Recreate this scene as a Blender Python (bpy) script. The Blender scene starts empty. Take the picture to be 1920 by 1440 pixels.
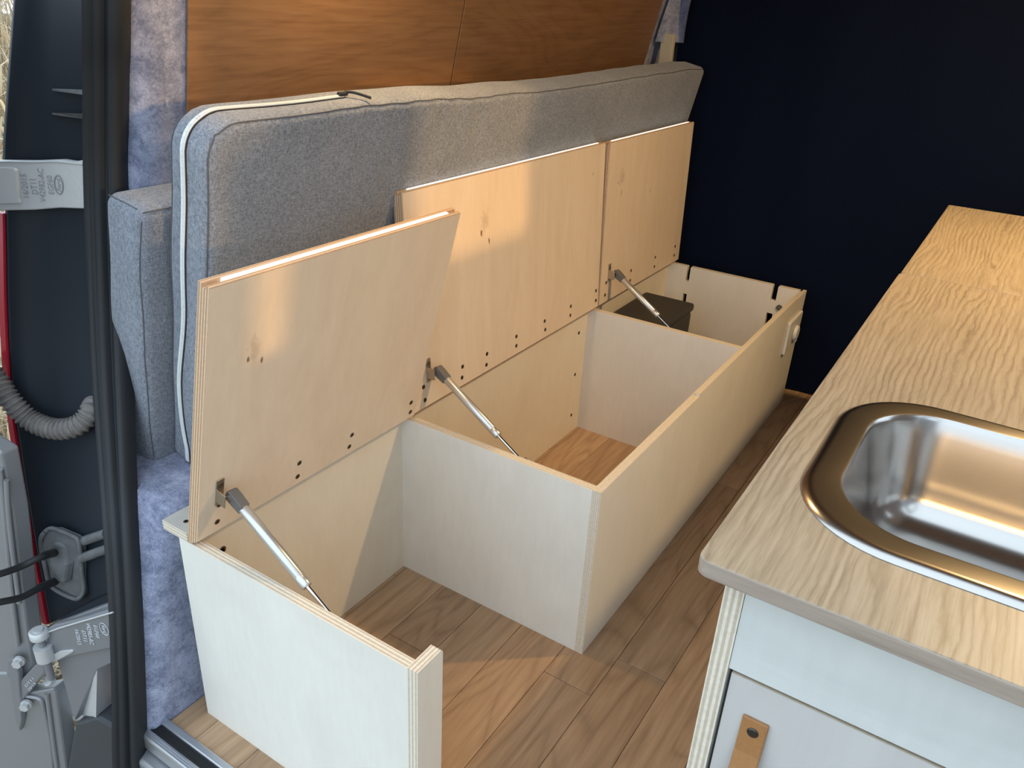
import bpy, bmesh, math, random
from mathutils import Vector, Matrix, Euler, noise
random.seed(7)
SC = bpy.context.scene
COL = SC.collection
PI = math.pi

# ------------------------------------------------------------------ camera
CAM = Vector((0.4977, -0.611, 1.2206))
ROT = Euler((1.1159, -0.0498, 0.5746), 'XYZ')
FPX = 1487.8
cd = bpy.data.cameras.new('camera'); cd.sensor_width = 36; cd.lens = FPX / 1920 * 36
cd.clip_start = 0.01; cd.clip_end = 300
co = bpy.data.objects.new('camera', cd); co.location = CAM; co.rotation_euler = ROT
COL.objects.link(co); SC.camera = co
# ------------------------------------------------------------------ world, sun, exposure
SC.view_settings.view_transform = 'Standard'; SC.view_settings.look = 'None'
SC.view_settings.gamma = 1; SC.view_settings.use_curve_mapping = False
SC.view_settings.exposure = 0.0
w = bpy.data.worlds.new('dusk_sky'); SC.world = w; w.use_nodes = True
bg = w.node_tree.nodes['Background']
bg.inputs[0].default_value = (0.74, 0.88, 1.0, 1); bg.inputs[1].default_value = 2.12
sd = bpy.data.lights.new('low_sun', 'SUN'); sd.energy = 1.5; sd.color = (1, 0.58, 0.22); sd.angle = 0.05
so = bpy.data.objects.new('low_sun', sd); COL.objects.link(so)
SUN_DIR = Vector((-1.0, 0.10, -0.10)).normalized()
so.rotation_euler = SUN_DIR.to_track_quat('-Z', 'Y').to_euler()
so.location = (4, -4, 2)

# ------------------------------------------------------------------ helpers
RM = ROT.to_matrix()
def un(u, v, ax, val):
    d = RM @ Vector(((u - 960) / FPX, -(v - 720) / FPX, -1))
    return CAM + d * ((val - CAM[ax]) / d[ax])

def V(*a): return Vector(a)

class MB:
    def __init__(s): s.v = []; s.f = []; s.m = []; s.uv = []; s.sm = []
    def add(s, vs, fs, m=0, smooth=False, uvs=None):
        b = len(s.v); s.v += [Vector(p) for p in vs]
        for i, f in enumerate(fs):
            s.f.append([b + k for k in f]); s.m.append(m); s.sm.append(smooth)
            s.uv.append(uvs[i] if uvs else [(0, 0)] * len(f))
    def box(s, lo, hi, m=0):
        x0, y0, z0 = lo; x1, y1, z1 = hi
        vs = [(x0,y0,z0),(x1,y0,z0),(x1,y1,z0),(x0,y1,z0),(x0,y0,z1),(x1,y0,z1),(x1,y1,z1),(x0,y1,z1)]
        s.add(vs, [(0,3,2,1),(4,5,6,7),(0,1,5,4),(1,2,6,5),(2,3,7,6),(3,0,4,7)], m)
    def build(s, name, mats, parent=None, bevel=0, seg=2, recalc=False):
        o0 = Vector(parent['_w']) if parent is not None and '_w' in parent else Vector((0, 0, 0))
        if parent is None:
            lo = [min(p[i] for p in s.v) for i in range(3)]; hi = [max(p[i] for p in s.v) for i in range(3)]
            org = Vector(((lo[0]+hi[0])/2, (lo[1]+hi[1])/2, lo[2]))
        else: org = o0
        me = bpy.data.meshes.new(name)
        me.from_pydata([p - org for p in s.v], [], s.f)
        mats = mats if isinstance(mats, (list, tuple)) else [mats]
        for m in mats: me.materials.append(m)
        uvl = me.uv_layers.new(name='UVMap')
        k = 0
        for i, pl in enumerate(me.polygons):
            pl.material_index = s.m[i]; pl.use_smooth = s.sm[i]
            for c in range(pl.loop_total): uvl.data[pl.loop_start + c].uv = s.uv[i][c]
        if bevel or recalc:
            bm = bmesh.new(); bm.from_mesh(me)
            bmesh.ops.remove_doubles(bm, verts=bm.verts, dist=1e-6)
            bmesh.ops.recalc_face_normals(bm, faces=bm.faces)
            if bevel:
                ed = [e for e in bm.edges if len(e.link_faces) == 2 and e.calc_face_angle(0) > 0.6]
                bmesh.ops.bevel(bm, geom=ed, offset=bevel, segments=seg, profile=0.5, affect='EDGES', clamp_overlap=True)
            bm.to_mesh(me); bm.free()
        me.update()
        o = bpy.data.objects.new(name, me); COL.objects.link(o)
        if parent is not None: o.parent = parent
        else: o.location = org
        o['_w'] = tuple(org)
        return o

def thing(name, label, cat, loc, group=None):
    o = bpy.data.objects.new(name, None); o.empty_display_size = .05; COL.objects.link(o)
    o.location = loc; o['label'] = label; o['category'] = cat; o['_w'] = tuple(loc)
    if group: o['group'] = group
    return o
def tag(o, label, cat, group=None):
    o['label'] = label; o['category'] = cat
    if group: o['group'] = group
    return o
def struct(o, label=None):
    o['kind'] = 'structure'
    if label: o['label'] = label
    return o

def fill_loops(loops):
    """triangles covering the area bounded by loops of 3D points (first outer, rest holes); returns verts, tris"""
    bm = bmesh.new(); es = []
    for lp in loops:
        vs = [bm.verts.new(p) for p in lp]
        for i in range(len(vs)): es.append(bm.edges.new((vs[i], vs[(i + 1) % len(vs)])))
    bmesh.ops.triangle_fill(bm, use_beauty=True, use_dissolve=False, edges=es)
    bm.verts.index_update()
    vs = [v.co.copy() for v in bm.verts]; fs = [[v.index for v in f.verts] for f in bm.faces]
    bm.free(); return vs, fs

def ply(mb, loops, O, U, Vv, t, mf=0, me=1):
    """extrude 2D loops (outer + holes) in frame O,U,V by thickness t along U x V. faces slot mf, edges slot me"""
    O, U, Vv = Vector(O), Vector(U), Vector(Vv); N = U.cross(Vv).normalized()
    P = lambda q, d: O + U * q[0] + Vv * q[1] + N * d
    for d in (0, t):
        vs, fs = fill_loops([[P(q, d) for q in lp] for lp in loops])
        want = N if d else -N
        fs2 = []
        for f in fs:
            n = (vs[f[1]] - vs[f[0]]).cross(vs[f[2]] - vs[f[0]])
            fs2.append(f if n.dot(want) > 0 else f[::-1])
        mb.add(vs, fs2, mf)
    for k, lp in enumerate(loops):
        ar = sum(lp[i][0]*lp[(i+1) % len(lp)][1] - lp[(i+1) % len(lp)][0]*lp[i][1] for i in range(len(lp)))
        ccw = ar > 0
        if k: ccw = not ccw
        acc = 0
        for i in range(len(lp)):
            a, b = lp[i], lp[(i + 1) % len(lp)]
            L = math.hypot(b[0]-a[0], b[1]-a[1])
            vs = [P(a, 0), P(b, 0), P(b, t), P(a, t)]
            uv = [(acc, 0), (acc + L, 0), (acc + L, 1), (acc, 1)]
            if ccw: mb.add(vs, [(0, 1, 2, 3)], me, uvs=[uv])
            else: mb.add(vs, [(3, 2, 1, 0)], me, uvs=[uv[::-1]])
            acc += L
def rect(a, b, c, d): return [(a, c), (b, c), (b, d), (a, d)]

def tube(mb, pts, r, n=12, m=0, caps=True, smooth=True):
    pts = [Vector(p) for p in pts]; N = len(pts)
    rr = r if callable(r) else (lambda i: r)
    t0 = (pts[1] - pts[0]).normalized()
    nx = t0.orthogonal().normalized(); rings = []
    for i in range(N):
        t = (pts[min(i+1, N-1)] - pts[max(i-1, 0)]).normalized()
        nx = (nx - t * nx.dot(t)).normalized(); ny = t.cross(nx)
        rings.append([pts[i] + (nx*math.cos(a) + ny*math.sin(a)) * rr(i) for a in [2*PI*k/n for k in range(n)]])
    vs = [p for rg in rings for p in rg]; fs = []
    for i in range(N - 1):
        for k in range(n):
            fs.append((i*n+k, i*n+(k+1) % n, (i+1)*n+(k+1) % n, (i+1)*n+k))
    mb.add(vs, fs, m, smooth)
    if caps:
        mb.add(rings[0], [list(range(n))[::-1]], m); mb.add(rings[-1], [list(range(n))], m)

def catmull(pts, n=8):
    pts = [Vector(p) for p in pts]; out = []
    for i in range(len(pts) - 1):
        p0 = pts[max(i-1, 0)]; p1 = pts[i]; p2 = pts[i+1]; p3 = pts[min(i+2, len(pts)-1)]
        for k in range(n):
            t = k / n
            out.append(0.5*((2*p1)+(p2-p0)*t+(2*p0-5*p1+4*p2-p3)*t*t+(3*p1-p0-3*p2+p3)*t**3))
    out.append(pts[-1]); return out

def rrect(x0, x1, y0, y1, r, n=8):
    out = []
    for cx, cy, a0 in ((x1-r, y1-r, 0), (x0+r, y1-r, PI/2), (x0+r, y0+r, PI), (x1-r, y0+r, 1.5*PI)):
        for k in range(n + 1):
            a = a0 + PI/2*k/n; out.append((cx + r*math.cos(a), cy + r*math.sin(a)))
    return out
def ringfaces(mb, loops, m=0, smooth=True):
    n = len(loops[0]); vs = [p for l in loops for p in l]; fs = []
    for i in range(len(loops) - 1):
        for k in range(n): fs.append((i*n+k, i*n+(k+1) % n, (i+1)*n+(k+1) % n, (i+1)*n+k))
    mb.add(vs, fs, m, smooth)

def soft_box(mb, O, A, B, Cc, dims, r, step, disp=None, m=0):
    """rounded box in frame O + a*A + b*B + c*Cc"""
    O, A, B, Cc = map(Vector, (O, A, B, Cc))
    def ticks(L):
        n = max(2, int((L - 2*r) / step))
        return [0, r*.25, r*.5, r*.75] + [r + (L - 2*r)*i/n for i in range(n + 1)] + [L-r*.75, L-r*.5, L-r*.25, L]
    T = [ticks(d) for d in dims]
    bm = bmesh.new()
    def pt(p):
        q = [min(max(p[i], r), dims[i]-r) for i in range(3)]
        d = Vector([p[i]-q[i] for i in range(3)])
        if d.length > 1e-9: d = d.normalized()*r
        l = Vector(q) + d
        nrm = d.normalized() if d.length > 1e-9 else Vector((0, 0, 0))
        if disp: l = disp(l, nrm)
        return O + A*l[0] + B*l[1] + Cc*l[2]
    for ax in range(3):
        b, c = (ax+1) % 3, (ax+2) % 3
        for side in (0, dims[ax]):
            g = {}
            for i, u in enumerate(T[b]):
                for j, v in enumerate(T[c]):
                    p = [0, 0, 0]; p[ax] = side; p[b] = u; p[c] = v
                    g[i, j] = bm.verts.new(pt(p))
            for i in range(len(T[b])-1):
                for j in range(len(T[c])-1):
                    f = [g[i, j], g[i+1, j], g[i+1, j+1], g[i, j+1]]
                    bm.faces.new(f if side else f[::-1])
    bmesh.ops.remove_doubles(bm, verts=bm.verts, dist=1e-5)
    bmesh.ops.recalc_face_normals(bm, faces=bm.faces)
    bm.verts.index_update()
    mb.add([v.co.copy() for v in bm.verts], [[v.index for v in f.verts] for f in bm.faces], m, True)
    bm.free()

# ------------------------------------------------------------------ materials
def mat(name):
    m = bpy.data.materials.new(name); m.use_nodes = True
    nt = m.node_tree; return m, nt, nt.nodes['Principled BSDF']
def simple(name, col, rough=.5, metal=0, spec=.5, bump=0, bscale=200, var=0, emit=None):
    m, nt, b = mat(name)
    b.inputs['Base Color'].default_value = (*col, 1); b.inputs['Roughness'].default_value = rough
    b.inputs['Metallic'].default_value = metal; b.inputs['Specular IOR Level'].default_value = spec
    if emit: b.inputs['Emission Color'].default_value = (*emit[0], 1); b.inputs['Emission Strength'].default_value = emit[1]
    if bump or var:
        tc = nt.nodes.new('ShaderNodeTexCoord'); n = nt.nodes.new('ShaderNodeTexNoise')
        n.inputs['Scale'].default_value = bscale; n.inputs['Detail'].default_value = 4
        nt.links.new(tc.outputs['Object'], n.inputs['Vector'])
        if bump:
            bp = nt.nodes.new('ShaderNodeBump'); bp.inputs['Strength'].default_value = bump; bp.inputs['Distance'].default_value = .002
            nt.links.new(n.outputs['Fac'], bp.inputs['Height']); nt.links.new(bp.outputs['Normal'], b.inputs['Normal'])
        if var:
            mx = ramp(nt, n.outputs['Fac'], [(.3, [c*(1-var) for c in col]), (.7, [min(1, c*(1+var)) for c in col])])
            nt.links.new(mx, b.inputs['Base Color'])
    return m
def ramp(nt, src, stops, interp='LINEAR'):
    r = nt.nodes.new('ShaderNodeValToRGB'); r.color_ramp.interpolation = interp
    el = r.color_ramp.elements
    while len(el) < len(stops): el.new(0.5)
    for e, (p, c) in zip(el, stops): e.position = p; e.color = (*c, 1)
    nt.links.new(src, r.inputs['Fac']); return r.outputs['Color']
def mapping(nt, scale, loc=(0, 0, 0), rot=(0, 0, 0), out='Object', rnd=False):
    tc = nt.nodes.new('ShaderNodeTexCoord'); mp = nt.nodes.new('ShaderNodeMapping')
    mp.inputs['Scale'].default_value = scale; mp.inputs['Location'].default_value = loc; mp.inputs['Rotation'].default_value = rot
    nt.links.new(tc.outputs[out], mp.inputs['Vector'])
    if rnd:
        oi = nt.nodes.new('ShaderNodeObjectInfo'); cm = nt.nodes.new('ShaderNodeMath'); cm.operation = 'MULTIPLY'; cm.inputs[1].default_value = 37
        nt.links.new(oi.outputs['Random'], cm.inputs[0])
        cx = nt.nodes.new('ShaderNodeCombineXYZ'); nt.links.new(cm.outputs[0], cx.inputs[0]); nt.links.new(cm.outputs[0], cx.inputs[1])
        nt.links.new(cx.outputs[0], mp.inputs['Location'])
    return mp.outputs['Vector']
def tex(nt, vec, scale, detail=4, rough=.55, dist=0):
    n = nt.nodes.new('ShaderNodeTexNoise'); n.inputs['Scale'].default_value = scale; n.inputs['Detail'].default_value = detail
    n.inputs['Roughness'].default_value = rough; n.inputs['Distortion'].default_value = dist
    nt.links.new(vec, n.inputs['Vector']); return n.outputs['Fac']
def mix(nt, fac, a, b, blend='MIX'):
    m = nt.nodes.new('ShaderNodeMix'); m.data_type = 'RGBA'; m.blend_type = blend
    for s, val in ((0, fac), (6, a), (7, b)):
        if hasattr(val, 'is_linked'): nt.links.new(val, m.inputs[s])
        elif isinstance(val, (int, float)): m.inputs[s].default_value = val
        else: m.inputs[s].default_value = (*val, 1)
    return m.outputs[2]
def bump(nt, b, h, strength, dist=.001):
    bp = nt.nodes.new('ShaderNodeBump'); bp.inputs['Strength'].default_value = strength; bp.inputs['Distance'].default_value = dist
    nt.links.new(h, bp.inputs['Height']); nt.links.new(bp.outputs['Normal'], b.inputs['Normal'])

def grain_mat(name, c0, c1, c2, along='Y', fine=1.0, rough=.45, ring=0.5, rnd=True, bmp=.15, cath=6.0):
    """wood with long grain along an axis: streak noise + cathedral rings"""
    m, nt, b = mat(name)
    s = {'X': (.06, 1, 1), 'Y': (1, .06, 1), 'Z': (1, 1, .06)}[along]
    vec = mapping(nt, s, rnd=rnd)
    streak = tex(nt, vec, 130*fine, 6, .65, .2)
    s2 = {'X': (.22, 1, 1), 'Y': (1, .22, 1), 'Z': (1, 1, .22)}[along]
    vec2 = mapping(nt, s2, rnd=rnd)
    big = tex(nt, vec2, cath, 2, .4, .6)
    mm = nt.nodes.new('ShaderNodeMath'); mm.operation = 'MULTIPLY'; mm.inputs[1].default_value = 26
    nt.links.new(big, mm.inputs[0])
    fr = nt.nodes.new('ShaderNodeMath'); fr.operation = 'PINGPONG'; fr.inputs[1].default_value = 1
    nt.links.new(mm.outputs[0], fr.inputs[0])
    base = ramp(nt, streak, [(.33, c0), (.5, c1), (.68, c2)])
    rings = ramp(nt, fr.outputs[0], [(0, [c*.62 for c in c0]), (.35, c1), (1, c2)])
    tone = tex(nt, vec2, 2.2, 1)
    colr = mix(nt, ring, base, rings)
    tint = ramp(nt, tone, [(.3, (.85, .84, .82)), (.7, (1.08, 1.08, 1.08))])
    colr = mix(nt, 1.0, colr, tint, 'MULTIPLY')
    if rnd:
        oi = nt.nodes.new('ShaderNodeObjectInfo')
        tn = ramp(nt, oi.outputs['Random'], [(0, (.86, .84, .82)), (1, (1.1, 1.1, 1.1))])
        colr = mix(nt, 1.0, colr, tn, 'MULTIPLY')
    nt.links.new(colr, b.inputs['Base Color']); b.inputs['Roughness'].default_value = rough
    bump(nt, b, streak, bmp, .0006)
    return m

def ply_face(name, c0, c1, knots=(), rough=.5, along=(6, 6, 1.2)):
    m, nt, b = mat(name)
    vec = mapping(nt, along)
    n1 = tex(nt, vec, 2.2, 5, .6, .8)
    n2 = tex(nt, mapping(nt, (30, 30, 6)), 3, 3)
    colr = ramp(nt, n1, [(.3, c0), (.7, c1)])
    fine = ramp(nt, n2, [(.35, (.985, .98, .975)), (.65, (1.01, 1.01, 1.01))])
    colr = mix(nt, 1.0, colr, fine, 'MULTIPLY')
    for (y, z, ry, rz, dark) in knots:      # small brown knots: an ellipse in the board's own plane
        tc = nt.nodes.new('ShaderNodeTexCoord'); mp = nt.nodes.new('ShaderNodeMapping')
        mp.inputs['Location'].default_value = (0, -y/ry, -z/rz); mp.inputs['Scale'].default_value = (0, 1/ry, 1/rz)
        nt.links.new(tc.outputs['Object'], mp.inputs['Vector'])
        ns = nt.nodes.new('ShaderNodeTexNoise'); ns.inputs['Scale'].default_value = 90; nt.links.new(tc.outputs['Object'], ns.inputs['Vector'])
        ln = nt.nodes.new('ShaderNodeVectorMath'); ln.operation = 'LENGTH'; nt.links.new(mp.outputs['Vector'], ln.inputs[0])
        ad = nt.nodes.new('ShaderNodeMath'); ad.operation = 'ADD'; nt.links.new(ln.outputs['Value'], ad.inputs[0]); nt.links.new(ns.outputs['Fac'], ad.inputs[1])
        f = ramp(nt, ad.outputs[0], [(.62, (1, 1, 1)), (1.0, (0, 0, 0))])
        ff = nt.nodes.new('ShaderNodeMath'); ff.operation = 'MULTIPLY'; ff.inputs[1].default_value = dark
        nt.links.new(f, ff.inputs[0])
        colr = mix(nt, ff.outputs[0], colr, (.16, .07, .025))
    nt.links.new(colr, b.inputs['Base Color']); b.inputs['Roughness'].default_value = rough
    b.inputs['Specular IOR Level'].default_value = .35
    return m
def ply_edge(name, light, dark, n=7):
    m, nt, b = mat(name)
    tc = nt.nodes.new('ShaderNodeTexCoord'); sp = nt.nodes.new('ShaderNodeSeparateXYZ')
    nt.links.new(tc.outputs['UV'], sp.inputs[0])
    vec = mapping(nt, (3, 90, 90), out='Object')
    ns = tex(nt, mapping(nt, (25, 25, 25)), 3, 3)
    mu = nt.nodes.new('ShaderNodeMath'); mu.operation = 'MULTIPLY_ADD'; mu.inputs[1].default_value = n
    nt.links.new(sp.outputs['Y'], mu.inputs[0])
    wb = nt.nodes.new('ShaderNodeMath'); wb.operation = 'MULTIPLY'; wb.inputs[1].default_value = .12
    nt.links.new(ns, wb.inputs[0]); nt.links.new(wb.outputs[0], mu.inputs[2])
    pp = nt.nodes.new('ShaderNodeMath'); pp.operation = 'PINGPONG'; pp.inputs[1].default_value = 1
    nt.links.new(mu.outputs[0], pp.inputs[0])
    colr = ramp(nt, pp.outputs[0], [(.38, light), (.62, dark)])
    sp2 = ramp(nt, tex(nt, mapping(nt, (40, 40, 40)), 4, 4), [(.35, (.92, .91, .89)), (.65, (1.03, 1.03, 1.03))])
    colr = mix(nt, 1.0, colr, sp2, 'MULTIPLY')
    nt.links.new(colr, b.inputs['Base Color']); b.inputs['Roughness'].default_value = .65
    bump(nt, b, pp.outputs[0], .25, .0008)
    return m
def fabric(name, c0, c1, bmp=.5):
    m, nt, b = mat(name)
    a = tex(nt, mapping(nt, (1, .25, 1)), 520, 2, .6)
    c = tex(nt, mapping(nt, (.5, 1, .25)), 520, 2, .6)
    ad = nt.nodes.new('ShaderNodeMath'); ad.operation = 'ADD'; nt.links.new(a, ad.inputs[0]); nt.links.new(c, ad.inputs[1])
    hf = nt.nodes.new('ShaderNodeMath'); hf.operation = 'MULTIPLY'; hf.inputs[1].default_value = .5; nt.links.new(ad.outputs[0], hf.inputs[0])
    colr = ramp(nt, hf.outputs[0], [(.36, c0), (.64, c1)])
    soft = ramp(nt, tex(nt, mapping(nt, (1, 1, 1)), 9, 3), [(.3, (.9, .9, .9)), (.7, (1.07, 1.07, 1.07))])
    colr = mix(nt, 1.0, colr, soft, 'MULTIPLY')
    nt.links.new(colr, b.inputs['Base Color']); b.inputs['Roughness'].default_value = .95
    b.inputs['Specular IOR Level'].default_value = .1; b.inputs['Sheen Weight'].default_value = .25
    bump(nt, b, hf.outputs[0], bmp, .0008)
    return m
def felt_mat(name, c0, c1):
    m, nt, b = mat(name)
    n1 = tex(nt, mapping(nt, (1, 1, 1)), 120, 5, .75, 1.6)
    n2 = tex(nt, mapping(nt, (1, 1, 1)), 28, 3, .6, .5)
    ad = nt.nodes.new('ShaderNodeMath'); ad.operation = 'MULTIPLY_ADD'; ad.inputs[1].default_value = .45
    nt.links.new(n2, ad.inputs[0])
    m2 = nt.nodes.new('ShaderNodeMath'); m2.operation = 'MULTIPLY'; m2.inputs[1].default_value = .55; nt.links.new(n1, m2.inputs[0]); nt.links.new(m2.outputs[0], ad.inputs[2])
    colr = ramp(nt, ad.outputs[0], [(.40, c0), (.62, c1)])
    nt.links.new(colr, b.inputs['Base Color']); b.inputs['Roughness'].default_value = 1
    b.inputs['Specular IOR Level'].default_value = .05; b.inputs['Sheen Weight'].default_value = .3
    bump(nt, b, n1, .6, .002)
    return m

def oak_top(name):
    m, nt, b = mat(name)
    def math_(op, a, bb=None, c=None):
        n = nt.nodes.new('ShaderNodeMath'); n.operation = op
        for i, v in enumerate((a, bb, c)):
            if v is None: continue
            if hasattr(v, 'is_linked'): nt.links.new(v, n.inputs[i])
            else: n.inputs[i].default_value = v
        return n.outputs[0]
    tc = nt.nodes.new('ShaderNodeTexCoord'); sp = nt.nodes.new('ShaderNodeSeparateXYZ'); nt.links.new(tc.outputs['Object'], sp.inputs[0])
    stave = math_('FLOOR', math_('DIVIDE', math_('ADD', sp.outputs['X'], .035), .125))
    wn = nt.nodes.new('ShaderNodeTexWhiteNoise'); wn.noise_dimensions = '1D'; nt.links.new(stave, wn.inputs['W'])
    cx = nt.nodes.new('ShaderNodeCombineXYZ')
    nt.links.new(sp.outputs['X'], cx.inputs[0]); nt.links.new(math_('MULTIPLY', sp.outputs['Y'], .16), cx.inputs[1]); nt.links.new(math_('MULTIPLY', stave, 3.7), cx.inputs[2])
    big = tex(nt, cx.outputs[0], 9, 2, .45, .3)
    wob = tex(nt, mapping(nt, (1, .5, 1)), 38, 3, .6)
    ph = math_('ADD', math_('MULTIPLY', big, 13), math_('ADD', math_('MULTIPLY', sp.outputs['X'], 95), math_('MULTIPLY', wob, 1.1)))
    ring = math_('FRACT', ph)
    streak = tex(nt, mapping(nt, (1, .045, 1)), 260, 4, .65)
    lines = ramp(nt, ring, [(0, (.66, .63, .59)), (.2, (.90, .89, .88)), (.5, (1.06, 1.06, 1.06)), (.8, (1, 1, 1)), (1, (.66, .63, .59))])
    base = ramp(nt, streak, [(.32, (.38, .315, .23)), (.5, (.46, .385, .285)), (.68, (.52, .44, .335))])
    amt = ramp(nt, tex(nt, mapping(nt, (1, .3, 1)), 12, 2), [(.3, (.25, .25, .25)), (.65, (.95, .95, .95))])
    col = mix(nt, amt, base, mix(nt, 1.0, base, lines, 'MULTIPLY'))
    col = mix(nt, 1.0, col, ramp(nt, wn.outputs['Value'], [(0, (.88, .87, .85)), (1, (1.06, 1.06, 1.06))]), 'MULTIPLY')
    nt.links.new(col, b.inputs['Base Color']); b.inputs['Roughness'].default_value = .42; b.inputs['Specular IOR Level'].default_value = .4
    bump(nt, b, ring, .12, .0006)
    return m
M = {}
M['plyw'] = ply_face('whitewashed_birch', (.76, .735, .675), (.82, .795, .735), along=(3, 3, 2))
M['plyw_warm_lit'] = ply_face('whitewashed_birch_warm_lit', (.74, .67, .55), (.80, .74, .62), along=(3, 3, 2))  # same birch, with the warm light on the back panel put into its colour
M['edge'] = ply_edge('whitewashed_ply_edge', (.80, .74, .64), (.58, .50, .39), 6)
M['edge_lid'] = ply_edge('birch_ply_edge', (.70, .50, .34), (.42, .26, .15), 7)
M['floor'] = grain_mat('brown_oak_vinyl', (.31, .195, .112), (.395, .255, .152), (.48, .325, .205), 'Y', .8, .42, .35)
M['oak'] = oak_top('oak_laminate')
M['oak_edge'] = grain_mat('oak_edge_band', (.33, .27, .225), (.42, .345, .29), (.49, .41, .35), 'X', 1.2, .5, .15, rnd=False)
M['panel'] = grain_mat('wall_wood', (.19, .098, .048), (.245, .13, .064), (.29, .165, .085), 'Y', .8, .45, .16)
M['cush'] = fabric('grey_weave', (.13, .148, .185), (.31, .34, .395))
M['seam'] = simple('seam_thread', (.10, .105, .12), .9)
M['felt'] = felt_mat('grey_felt', (.15, .175, .27), (.40, .43, .58))
M['rubber'] = simple('black_rubber', (.013, .016, .020), .6, bump=.15, bscale=60)
M['jamb'] = simple('dark_jamb_plastic', (.011, .016, .024), .5, spec=.3, bump=.05, bscale=30)
M['silver'] = simple('silver_paint', (.24, .25, .275), .38, .35, bump=.1, bscale=80)
M['silver_lt'] = simple('pale_cast_metal', (.55, .56, .57), .42, .3, bump=.2, bscale=140)
M['red'] = simple('red_lens', (.45, .01, .03), .25)
M['conduit'] = simple('dusty_conduit', (.16, .15, .145), .7, bump=.2, bscale=90, var=.2)
M['grommet'] = simple('grey_grommet', (.10, .105, .11), .6, bump=.2, bscale=50, var=.2)
M['blackp'] = simple('black_plastic', (.015, .017, .02), .5)
M['bumper'] = simple('dark_bumper', (.05, .055, .062), .55, bump=.3, bscale=400)
M['alu'] = simple('aluminium', (.55, .57, .60), .35, .8)
M['treadk'] = simple('black_tread', (.012, .013, .015), .6)
M['steel'] = simple('brushed_steel', (.52, .50, .48), .22, 1)
M['chrome'] = simple('chrome_rod', (.75, .75, .75), .12, 1)
M['strut'] = simple('silver_cylinder', (.62, .62, .62), .32, .75)
M['gplast'] = simple('grey_plastic', (.13, .125, .12), .5)
M['zinc'] = simple('zinc_bracket', (.45, .41, .36), .35, .9)
M['screw'] = simple('screw_steel', (.20, .15, .10), .45, .8)
M['screwd'] = simple('screw_recess_shade', (.02, .015, .01), .8)  # shade of the drive recess painted as a flat near-black cross
M['led'] = simple('led_diffuser', (.9, .9, .88), .5, emit=((1, .93, .8), 1.1))
M['cab'] = ply_face('cabinet_white', (.62, .65, .64), (.72, .74, .73), along=(1.2, 6, 6))
M['drawer'] = ply_face('drawer_white', (.54, .53, .52), (.62, .61, .60), along=(5, 5, 1.2))
M['leather'] = simple('tan_leather', (.36, .17, .06), .55, bump=.15, bscale=300, var=.08)
M['rivet'] = simple('dark_rivet', (.09, .085, .08), .3, .9)
M['curtain'] = simple('navy_curtain', (.0026, .0066, .021), .95, spec=.1, bump=.3, bscale=900)
M['white'] = simple('white_plastic', (.72, .72, .71), .4)
M['battery'] = simple('dark_grey_box', (.045, .043, .042), .6, bump=.1, bscale=200)
M['zipper'] = simple('zip_white', (.78, .82, .84), .55, bump=.5, bscale=600)
M['zipk'] = simple('zip_black', (.02, .02, .025), .7)
M['ceil'] = grain_mat('ceiling_wood', (.16, .11, .08), (.20, .14, .105), (.24, .175, .135), 'Y', .8, .5, .2)
M['wallr'] = felt_mat('right_wall_felt', (.22, .22, .24), (.36, .35, .37))
M['block'] = simple('cream_block', (.55, .50, .38), .7)
M['body'] = simple('van_paint', (.30, .31, .33), .35, .4)
M['ground'] = simple('dry_ground', (.23, .19, .13), 1, bump=.6, bscale=6, var=.45)
M['straw'] = simple('dry_straw', (.46, .38, .25), .9, var=.3, bscale=3)

# dimensions of the bench (metres), from the camera solve
T = .018; H = .40; WL = .498; WI = .479; L1 = .5374; L2 = 1.3904; L3 = 2.016; WP = .056
XH = .4518; LL = .4757
A1, A2, A3 = math.radians(76.3), math.radians(93.3), math.radians(91.8)
SLOPE = .21
def wallx(z): return -.658 - SLOPE*(1.06 - z)

# ------------------------------------------------------------------ floor
fl = thing('floor', '', '', (0, 1, 0)); del fl['category']; del fl['label']; fl['kind'] = 'structure'
mb = MB(); mb.box((-.80, -.06, -.035), (1.02, 2.30, -.004)); mb.build('subfloor', M['floor'], fl)
PWd = .107
def plank(x0, x1, y0, y1):
    mb = MB(); g = .0005
    mb.box((x0+g, y0+g, -.0035), (x1-g, y1-g, 0))
    mb.build('plank', M['floor'], fl, bevel=.0006, seg=1)
joints = {-4: [.9], -3: [.35, 1.5], -2: [1.1], -1: [1.25], 0: [.452, 1.35], 1: [.572, 1.6], 2: [.15, 1.2], 3: [.8], 4: [.4, 1.4], 5: [1.0], 6: [.6], 7: [.3], 8: [.7], -5: [.5], -6: [1.2], -7: [.8]}
for k in range(-5, 9):
    x0 = -.041 + (k)*PWd; x1 = x0 + PWd
    if k == -5: x0 = -.538
    x1 = min(x1, 1.0)
    ys = [-.057] + joints.get(k, []) + [2.28]
    for a, b in zip(ys[:-1], ys[1:]): plank(x0, x1, a, b)

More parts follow.
